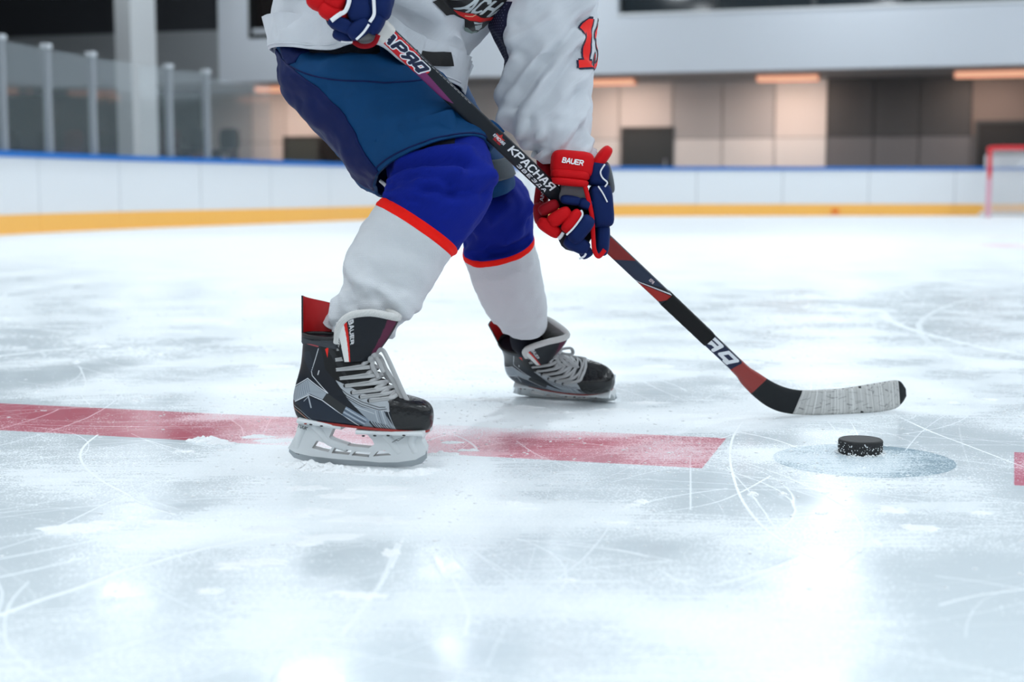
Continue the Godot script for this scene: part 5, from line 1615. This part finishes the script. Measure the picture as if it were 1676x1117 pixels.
	for i in 13:
		var f := i / 12.0
		var row := PackedVector3Array(); var o := PackedVector3Array()
		for j in 17:
			var k := j / 16.0
			var w := deg_to_rad(lerpf(172, 268, k))
			var tall := lerpf(.076, .060, k)
			var p := Vector3(.066 + cos(w) * lerpf(.038, .036, f), .209 + tall * f, sin(w) * .032)
			row.append(p); o.append(p + Vector3(cos(w), 0, sin(w)) * .003)
		red_rows.append(row); out_rows.append(o)
	sh = Shape.new(); sh.grid(red_rows, false)
	var guard := put("tendon_guard", sh, mat("guard_red", c8(178, 8, 14), 0.5), g, false)
	sh = Shape.new(); sh.grid(out_rows, false)
	for i in 12: sh.quad(red_rows[i][0], red_rows[i + 1][0], out_rows[i + 1][0], out_rows[i][0])
	for j in 16: sh.quad(red_rows[12][j], red_rows[12][j + 1], out_rows[12][j + 1], out_rows[12][j])
	put("guard_shell", sh, black, guard, false)
	# laces
	var cloth_grey := cloth("lace_grey", c8(176, 177, 178), 0.003, 0.05, 0.9, 0.2)
	var eyes := []
	var near_eyes := [569, 568, 567, 585, 568, 601, 574, 615, 583, 627, 595, 638, 609, 645, 624, 651, 638, 655]
	var ridge_px := [611, 571, 613, 585, 614, 599, 619, 612, 626, 623, 634, 632, 643, 641, 652, 647, 660, 652]
	for k in 8:
		var p := loc(near_eyes[2 * k], near_eyes[2 * k + 1])
		var c := loc(ridge_px[2 * k], ridge_px[2 * k + 1])
		var z := boot_side(p)
		eyes.append([Vector3(p.x, p.y, z), Vector3(p.x, p.y, -z), Vector3(c.x + .003, c.y + .001, 0)])
		for side in 2:
			sh = Shape.new()
			var e: Vector3 = eyes[k][side]
			var n := Vector3(0.25, 0.2, 1.0 if side == 0 else -1.0).normalized()
			sweep(sh, [e - n * 0.001, e + n * 0.0006], [.0034], [.0034], Vector3(1, 0.3, 0), 2.0, 12, 4)
			put("eyelet", sh, black, g)
	for k in 8:
		for side in 2:
			if k == 7 and side == 1: continue
			var sz := 1.0 if side == 0 else -1.0
			var e: Vector3 = eyes[k][side]; var to: Vector3 = eyes[mini(k + 1, 7)][1 - side]
			var up := Vector3(.7, .45, .45 * sz).normalized()
			path = [e]
			for f in [.12, .26, .4, .5, .6, .74, .88]:
				var y := lerpf(e.y, to.y, f); var z := lerpf(e.z, to.z, f)
				var lift := .0018 + .0016 * sin(PI * f) + (.0012 if side == 0 else 0.0)
				y += .006 * sin(PI * f)
				path.append(Vector3(boot_front(y, z) + lift, y + lift * .7, z * 1.05))
			path.append(to)
			sh = Shape.new()
			sweep(sh, path, [.0036], [.0011], up, 2.6, 8, 40)
			put("lace", sh, cloth_grey, g)
	# bow: knot, loops and loose ends
	var knot: Vector3 = (eyes[0][2] as Vector3) + Vector3(0.010, -0.012, 0.004)
	sh = Shape.new(); pad(sh, knot, Vector3(.007, .006, .008), Basis(), 2.2, 14); pad(sh, knot + Vector3(-.004, -.006, .006), Vector3(.005, .006, .005), Basis(), 2.2, 12)
	put("lace_knot", sh, cloth_grey, g)
	var loops := [[knot, knot + Vector3(.014, .010, .004), knot + Vector3(.026, -.004, .008), knot + Vector3(.052, -.058, .012), knot + Vector3(.060, -.072, .014), knot + Vector3(.054, -.074, .012), knot + Vector3(.034, -.040, .008), knot + Vector3(.010, -.006, .004)],
		[knot, knot + Vector3(.006, -.006, -.014), knot + Vector3(.012, -.03, -.026), knot + Vector3(.022, -.048, -.03), knot + Vector3(.014, -.04, -.022), knot + Vector3(.002, -.008, -.008)]]
	if which == 2:
		loops = [[knot, knot + Vector3(.010, .006, .008), knot + Vector3(.030, .002, .016), knot + Vector3(.044, -.016, .018), knot + Vector3(.038, -.030, .012), knot + Vector3(.020, -.026, .008), knot + Vector3(.002, -.012, .004)],
			[knot, knot + Vector3(.008, -.002, -.012), knot + Vector3(.022, -.012, -.022), knot + Vector3(.02, -.03, -.02), knot + Vector3(.004, -.012, -.008)]]
	for l in loops:
		sh = Shape.new(); sweep(sh, l, [.0038], [.0010], Vector3(0.2, 0.3, 1), 2.6, 8, 48); put("lace_loop", sh, cloth_grey, g)
	for l in [[knot, knot + Vector3(.012, -.010, .010), knot + Vector3(.016, -.018, .012), knot + Vector3(.021, -.026, .013)], [knot, knot + Vector3(.0, -.016, .010), knot + Vector3(.006, -.028, .010), knot + Vector3(.010, -.036, .011)]]:
		sh = Shape.new(); sweep(sh, l, [.0036, .0036, .003], [.0010], Vector3(0.2, 0.3, 1), 2.6, 8, 24); put("lace_end", sh, cloth_grey, g)
	# extra lace wound round the ankle
	for q in [[.985, .93], [.93, .985], [.955, .955]]:
		path = []
		for j in 21:
			var f := j / 20.0
			path.append(s.at(lerpf(q[0], q[1], absf(f - 0.5) * 2.0), lerpf(.17, .83, f)) + s.out(0.95, lerpf(.17, .83, f)) * 0.001)
		sh = Shape.new(); sweep(sh, path, [.003], [.001], Vector3(0, 0.05, 1), 2.4, 8, 42)
		put("ankle_wrap", sh, mat("wrap_dark", c8(58, 62, 68), 0.8), g)
	# holder: a slab with its openings cut out, flanges on top
	var white := mat("holder_white", c8(214, 218, 220), 0.35)
	var holder := CSGPolygon3D.new()
	holder.name = "blade_holder"
	holder.polygon = outline([496, 681, 530, 685, 560, 692, 597, 702, 640, 706, 708, 707, 703, 712, 701, 721, 707, 733, 705, 745, 690, 753, 660, 757, 630, 757, 600, 754, 560, 751, 515, 746, 488, 740, 475, 732, 480, 725, 489, 709, 494, 692])
	holder.depth = 0.018
	holder.position.z = 0.009
	holder.material = white
	var n := 0
	for hole in [[546, 715, 551, 704, 562, 691, 580, 690, 600, 699, 619, 720, 622, 727, 613, 733, 586, 730, 560, 726], [525, 720, 537, 724, 552, 730, 544, 739, 530, 736, 516, 732], [556, 731, 584, 737, 579, 744, 549, 741], [589, 739, 616, 740, 612, 748, 583, 745], [619, 747, 627, 739, 639, 737, 650, 745]]:
		var h := CSGPolygon3D.new()
		h.name = "opening%d" % n; n += 1
		h.operation = CSGShape3D.OPERATION_SUBTRACTION
		h.polygon = outline(hole)
		h.depth = 0.04
		h.position.z = 0.011
		holder.add_child(h)
	g.add_child(holder)
	# mounting plates and swollen towers
	for q in [[loc(498, 684), loc(572, 696), .026], [loc(598, 703), loc(708, 708), .03]]:
		var a: Vector2 = q[0]; var b: Vector2 = q[1]
		sh = Shape.new(); sweep(sh, [Vector3(a.x, a.y, 0), Vector3((a.x + b.x) / 2, (a.y + b.y) / 2, 0), Vector3(b.x, b.y, 0)], [q[2]], [.0045], Vector3.UP, 5.0, 24, 12)
		put("mounting_plate", sh, white, g)
	for q in [[[loc(505, 690), loc(495, 712), loc(488, 732)], [.016, .013, .010]], [[loc(520, 694), loc(533, 708), loc(545, 722), loc(575, 733)], [.014, .012, .011, .010]], [[loc(688, 712), loc(684, 724), loc(690, 742)], [.018, .014, .010]], [[loc(640, 712), loc(650, 722), loc(664, 742)], [.016, .013, .010]]]:
		path = []
		for p in q[0]: path.append(Vector3(p.x, p.y, 0))
		sh = Shape.new(); sweep(sh, path, [.008], q[1], Vector3(0, 0, 1), 2.6, 14, 20)
		put("holder_tower", sh, white, g)
	for u in [513, 522, 540, 611, 630, 652, 678]:
		var p := loc(u, 687.5 + (u - 505) * 0.15 if u < 560 else 709.0)
		sh = Shape.new(); pad(sh, Vector3(p.x, p.y, .0255 if u < 560 else .0295), Vector3(.0032, .0013, .0012), Basis(), 2.0, 10)
		put("rivet", sh, mat("rivet_red", c8(140, 44, 30), 0.4) if u == 513 else black, g)
	# steel runner
	sh = Shape.new()
	slab(sh, PackedVector2Array([Vector2(-.0035, .0285), Vector2(-.0045, .018), Vector2(.004, .0085), Vector2(.025, .0025), Vector2(.06, 0), Vector2(.12, -.0006), Vector2(.18, 0), Vector2(.212, .0025), Vector2(.230, .0085), Vector2(.2385, .018), Vector2(.2385, .030), Vector2(.19, .021), Vector2(.12, .017), Vector2(.05, .019), Vector2(.01, .025)]), -.0016, .0016, .0004)
	put("runner", sh, mat("steel", c8(166, 172, 176), 0.3, {"metallic": 0.75}), g)
	# prints on the holder
	im = canvas(256, 64, Color(0, 0, 0, 0))
	write_word(im, "TUUK", Vector2(14, 10), Vector2(58, 0), Vector2(-6, 44), 12, c8(28, 28, 30), .7, .1)
	flat_print(g, [loc(497, 690), loc(515, 696), loc(513, 702), loc(495, 696)], .0172, print_mat("holder_word", im, 0.5))
	im = canvas(160, 64, Color(0, 0, 0, 0))
	write_word(im, "LS", Vector2(14, 10), Vector2(50, 0), Vector2(0, 44), 11, c8(24, 24, 26), .7, .1)
	flat_print(g, [loc(485, 739), loc(495, 741.5), loc(495, 746), loc(485, 743)], .0022, print_mat("runner_word", im, 0.5))
	im = canvas(160, 64, Color(0, 0, 0, 0))
	stroke(im, [Vector2(8, 50), Vector2(60, 36), Vector2(80, 50), Vector2(150, 14)], 9, c8(90, 96, 100))
	stroke(im, [Vector2(40, 34), Vector2(130, 12)], 8, c8(120, 126, 130))
	flat_print(g, [loc(654, 716), loc(676, 712), loc(676, 719), loc(654, 724)], .0186, print_mat("holder_mark", im, 0.5))

func flat_print(g: Node3D, c: Array, z: float, m: Material) -> void:
	var sh := Shape.new()
	sh.quad(Vector3(c[0].x, c[0].y, z), Vector3(c[1].x, c[1].y, z), Vector3(c[2].x, c[2].y, z), Vector3(c[3].x, c[3].y, z), -1, Vector2(0, 0), Vector2(1, 0), Vector2(1, 1), Vector2(0, 1))
	put("lettering", sh, m, g, false)

# ---------------------------------------------------------------- stick
const BUTT := [588.0, 13.0, 2.335]
const HOSEL := [1204.0, 597.0, 2.885]

# share of the shaft's length at the sight point u
func along_shaft(u: float) -> float:
	var s: float = (u - BUTT[0]) / (HOSEL[0] - BUTT[0])
	return s * BUTT[2] / (HOSEL[2] - s * (HOSEL[2] - BUTT[2]))

func box_ring(c: Vector3, a: Vector3, b: Vector3, soft := 0.88) -> PackedVector3Array:
	var out := PackedVector3Array()
	for j in 24:
		var x := 0.0; var y := 0.0
		if j < 8: x = 1.0 - j / 4.0; y = 1.0
		elif j < 12: x = -1.0; y = 1.0 - (j - 8) / 2.0
		elif j < 20: x = -1.0 + (j - 12) / 4.0; y = -1.0
		else: x = 1.0; y = -1.0 + (j - 20) / 2.0
		var k := soft if absf(x) == 1.0 and absf(y) == 1.0 else 1.0
		out.append(c + a * x * lerpf(k, 1.0, 0.6) + b * y * k)
	return out

func shaft_print() -> Image:
	var im := canvas(240, 2048, c8(19, 25, 32))
	var red := c8(196, 26, 34); var dull := c8(128, 40, 38); var ink := c8(26, 34, 62); var white := c8(226, 230, 234)
	var Y := func(u: float) -> float: return along_shaft(u) * 2048.0
	# side faces stay black; the front face is x 0..80 (0 is its upper edge)
	fill_poly(im, [Vector2(0, Y.call(600)), Vector2(80, Y.call(600)), Vector2(80, Y.call(692)), Vector2(30, Y.call(696)), Vector2(0, Y.call(668))], red)
	fill_poly(im, [Vector2(40, Y.call(688)), Vector2(80, Y.call(683)), Vector2(80, Y.call(728)), Vector2(58, Y.call(742))], c8(112, 44, 96))
	fill_poly(im, [Vector2(0, Y.call(985)), Vector2(80, Y.call(985)), Vector2(80, Y.call(1006)), Vector2(0, Y.call(1026))], dull)
	fill_poly(im, [Vector2(0, Y.call(1026)), Vector2(80, Y.call(1006)), Vector2(80, Y.call(1042)), Vector2(0, Y.call(1074))], c8(38, 50, 70))
	fill_poly(im, [Vector2(80, Y.call(1042)), Vector2(80, Y.call(1044)), Vector2(0, Y.call(1087)), Vector2(0, Y.call(1083))], white)
	fill_poly(im, [Vector2(80, Y.call(1046)), Vector2(80, Y.call(1080)), Vector2(0, Y.call(1092)), Vector2(0, Y.call(1090))], c8(158, 40, 34))
	fill_poly(im, [Vector2(0, Y.call(1150)), Vector2(80, Y.call(1150)), Vector2(80, 2048), Vector2(0, 2048)], c8(150, 46, 40))
	# big maker's word near the top and again above the heel: ink with a white edge
	for run in [["АРЯД", 626.0, 692.0], ["ЯД", 1150.0, 1202.0]]:
		var y0: float = Y.call(run[1]); var y1: float = Y.call(run[2])
		var word: String = run[0].replace("А", "A").replace("Р", "P").replace("Д", "Q")
		var stepy := (y1 - y0) / word.length()
		if run[1] > 1000.0:
			fill_poly(im, [Vector2(0, y0 - 20), Vector2(80, y0 - 20), Vector2(80, y1 - 6), Vector2(0, y1 + 14)], ink)
			write_word(im, word, Vector2(14, y0 + 10), Vector2(0, stepy), Vector2(52, 0), 19, white, .62, .12)
		else:
			write_word(im, word, Vector2(22, y0 + 4), Vector2(0, stepy), Vector2(40, 0), 23, white, .66, .2)
			write_word(im, word, Vector2(22, y0 + 4), Vector2(0, stepy), Vector2(40, 0), 13, ink, .66, .2)
	# small star badge, then the two-line name
	var cy: float = Y.call(808)
	var star := []
	for k in 10: star.append(Vector2(26, cy) + Vector2.from_angle(TAU * k / 10.0 - PI) * (24.0 if k % 2 == 0 else 10.0))
	fill_poly(im, star, c8(186, 44, 36))
	write_word(im, "KPACHAЯ", Vector2(26, cy - 22), Vector2(0, 7.6), Vector2(14, 0), 2.6, white, .7)
	write_word(im, "ЗBEЗДA", Vector2(44, cy - 14), Vector2(0, 6.0), Vector2(8, 0), 2.0, red, .7)
	var a0: float = Y.call(826); var a1: float = Y.call(897)
	write_word(im, "KPACHAЯ", Vector2(8, a0), Vector2(0, (a1 - a0) / 7.0), Vector2(34, 0), 7.5, c8(232, 234, 236), .70, .1)
	a0 = Y.call(846); a1 = Y.call(894)
	write_word(im, "ЗBEЗДA", Vector2(54, a0), Vector2(0, (a1 - a0) / 6.0), Vector2(14, 0), 4.0, c8(214, 216, 220), .6, .1)
	# badge above the red field
	cy = Y.call(1054)
	write_word(im, "KPA", Vector2(14, cy), Vector2(0, 8), Vector2(16, 0), 2.6, c8(216, 200, 200), .7)
	# chips along the upper edge
	for k in 20: stroke(im, [Vector2(1, Y.call(640) + k * 17.0), Vector2(1, Y.call(640) + k * 17.0 + 10.0)], 2.4, c8(170, 172, 176))
	return im

func build_stick() -> void:
	var t := thing("hockey_stick", "black and red hockey stick with white taped blade, held low over the ice", "hockey stick")
	var a := at(BUTT[0], BUTT[1], BUTT[2]); var b := at(HOSEL[0], HOSEL[1], HOSEL[2])
	var dir := (b - a).normalized()
	var wide := Vector3(0, 0, 1).cross(dir).normalized()
	if wide.y < 0: wide = -wide
	wide = (wide + Vector3(0, 0, 0.16)).normalized()
	wide = (wide - dir * wide.dot(dir)).normalized()
	var deep := dir.cross(wide).normalized()
	if deep.z < 0: deep = -deep
	var rows := []
	for i in 41: rows.append(box_ring(a.lerp(b, i / 40.0), wide * 0.0142, deep * 0.0100))
	var sh := Shape.new(); sh.grid(rows, true, 3)
	put("shaft", sh, print_mat("shaft_print", shaft_print(), 0.42, false, {"metallic_specular": 0.35}), t)
	# grip tape at the butt: a knob and white wraps
	var white := cloth("tape_white", c8(214, 212, 208), 0.004, 0.04, 0.85, 0.1)
	sh = Shape.new(); rows = []
	var f1 := along_shaft(634)
	for i in 25:
		var f := f1 * i / 24.0
		var k := 1.10 + (0.25 if i < 4 else 0.0) + 0.05 * (i % 2)
		rows.append(box_ring(a.lerp(b, f), wide * 0.0142 * k, deep * 0.010 * (k + 0.04), 0.8))
	sh.grid(rows, true, 3); put("grip_tape", sh, white, t)
	# black tape low on the shaft
	sh = Shape.new(); rows = []
	var g0 := along_shaft(1086); var g1 := along_shaft(1158)
	for i in 15:
		var k := 1.07 + 0.02 * (i % 2)
		rows.append(box_ring(a.lerp(b, lerpf(g0, g1, i / 14.0)), wide * 0.0142 * k, deep * 0.010 * (k + 0.03), 0.86))
	sh.grid(rows, true, 3); put("shaft_tape", sh, cloth("tape_black", c8(28, 29, 30), 0.004, 0.05, 0.8, 0.1), t)
	# blade: rows of top point, bottom point, depth, thickness
	var table := [[1211, 587.5, 1194, 604, 2.884, .0195], [1218, 594, 1200, 610.5, 2.886, .0195], [1227, 602, 1207, 618, 2.888, .018], [1240, 610, 1215, 630, 2.89, .016], [1262, 624, 1236, 651, 2.893, .014], [1284, 634, 1260, 668, 2.896, .012], [1308, 639, 1290, 677, 2.90, .010], [1340, 639, 1334, 679, 2.908, .008], [1380, 636, 1381, 678, 2.922, .007], [1420, 630, 1425, 675, 2.94, .0066], [1448, 625.5, 1452, 672, 2.955, .0062], [1464, 623, 1467, 667.5, 2.966, .006], [1474, 625, 1477, 659, 2.973, .0056], [1482, 636, 1483, 649, 2.98, .005]]
	var s := Tube.new()
	for r in resample(table, 79):
		var p := at(r[0], r[1], r[4]); var q := at(r[2], r[3], r[4])
		q.y = maxf(q.y, 0.0006)
		s.rows.append(box_ring((p + q) / 2.0, (p - q) / 2.0, Vector3(0.1, 0, 1).normalized() * r[5] / 2.0, 0.7))
	sh = Shape.new(); sh.grid(s.rows, true, 3)
	put("blade", sh, mat("blade_black", c8(26, 29, 32), 0.5, {"uv1_triplanar": true, "uv1_scale": Vector3.ONE * 12.0, "metallic_specular": 0.35, "heightmap_enabled": true, "heightmap_texture": grain, "heightmap_scale": 0.04}), t)
	sh = Shape.new(); sh.grid(s.part(0.0, 3.6 / 13), true, 0)
	for k in sh.p.size(): sh.p[k] += Vector3(0, 0, 0.0003)
	put("hosel", sh, mat("hosel_red", c8(140, 44, 38), 0.35), t)
	# blade tape: overlapping wraps, smudged with rubber
	var smudge := canvas(64, 256, c8(186, 186, 184))
	var rng := RandomNumberGenerator.new(); rng.seed = 6
	for k in 90:
		var q := Vector2(rng.randf() * 64, rng.randf() * 256)
		stroke(smudge, [q, q + Vector2(rng.randf_range(-6, 6), rng.randf_range(2, 14))], rng.randf_range(1, 3), Color(0.25, 0.25, 0.26, rng.randf_range(0.1, 0.5)))
	for k in 60:
		var y := rng.randf() * 256
		stroke(smudge, [Vector2(0, y), Vector2(64, y + rng.randf_range(-3, 3))], 1.0, Color(0.95, 0.95, 0.94, rng.randf_range(0.2, 0.7)))
	var tape := print_mat("blade_tape", smudge, 0.85, false)
	tape.texture_repeat = true
	var i0 := 37; var i1 := 69
	var wraps := 16
	for w in wraps:
		rows = []
		for e in 4:
			var i := lerpf(i0, i1, clampf((w + e / 3.0 * 1.15) / wraps, 0, 1))
			var r: PackedVector3Array = s.rows[int(i)]; var r2: PackedVector3Array = s.rows[mini(int(i) + 1, 78)]
			var c := Vector3.ZERO
			for q in r: c += q
			c /= 24.0
			var row := PackedVector3Array()
			for j in 24:
				var q := r[j].lerp(r2[j], i - int(i))
				var off := q - c
				row.append(q + off.normalized() * 0.0004 + Vector3(0, 0, signf(off.z) * (0.0009 - 0.00025 * e)))
			rows.append(row)
		sh = Shape.new(); sh.grid(rows, true, 3)
		for k in sh.t.size(): sh.t[k] = Vector2(sh.t[k].x * 3.0, (w + sh.t[k].y) / wraps)
		put("tape_wrap", sh, tape, t)
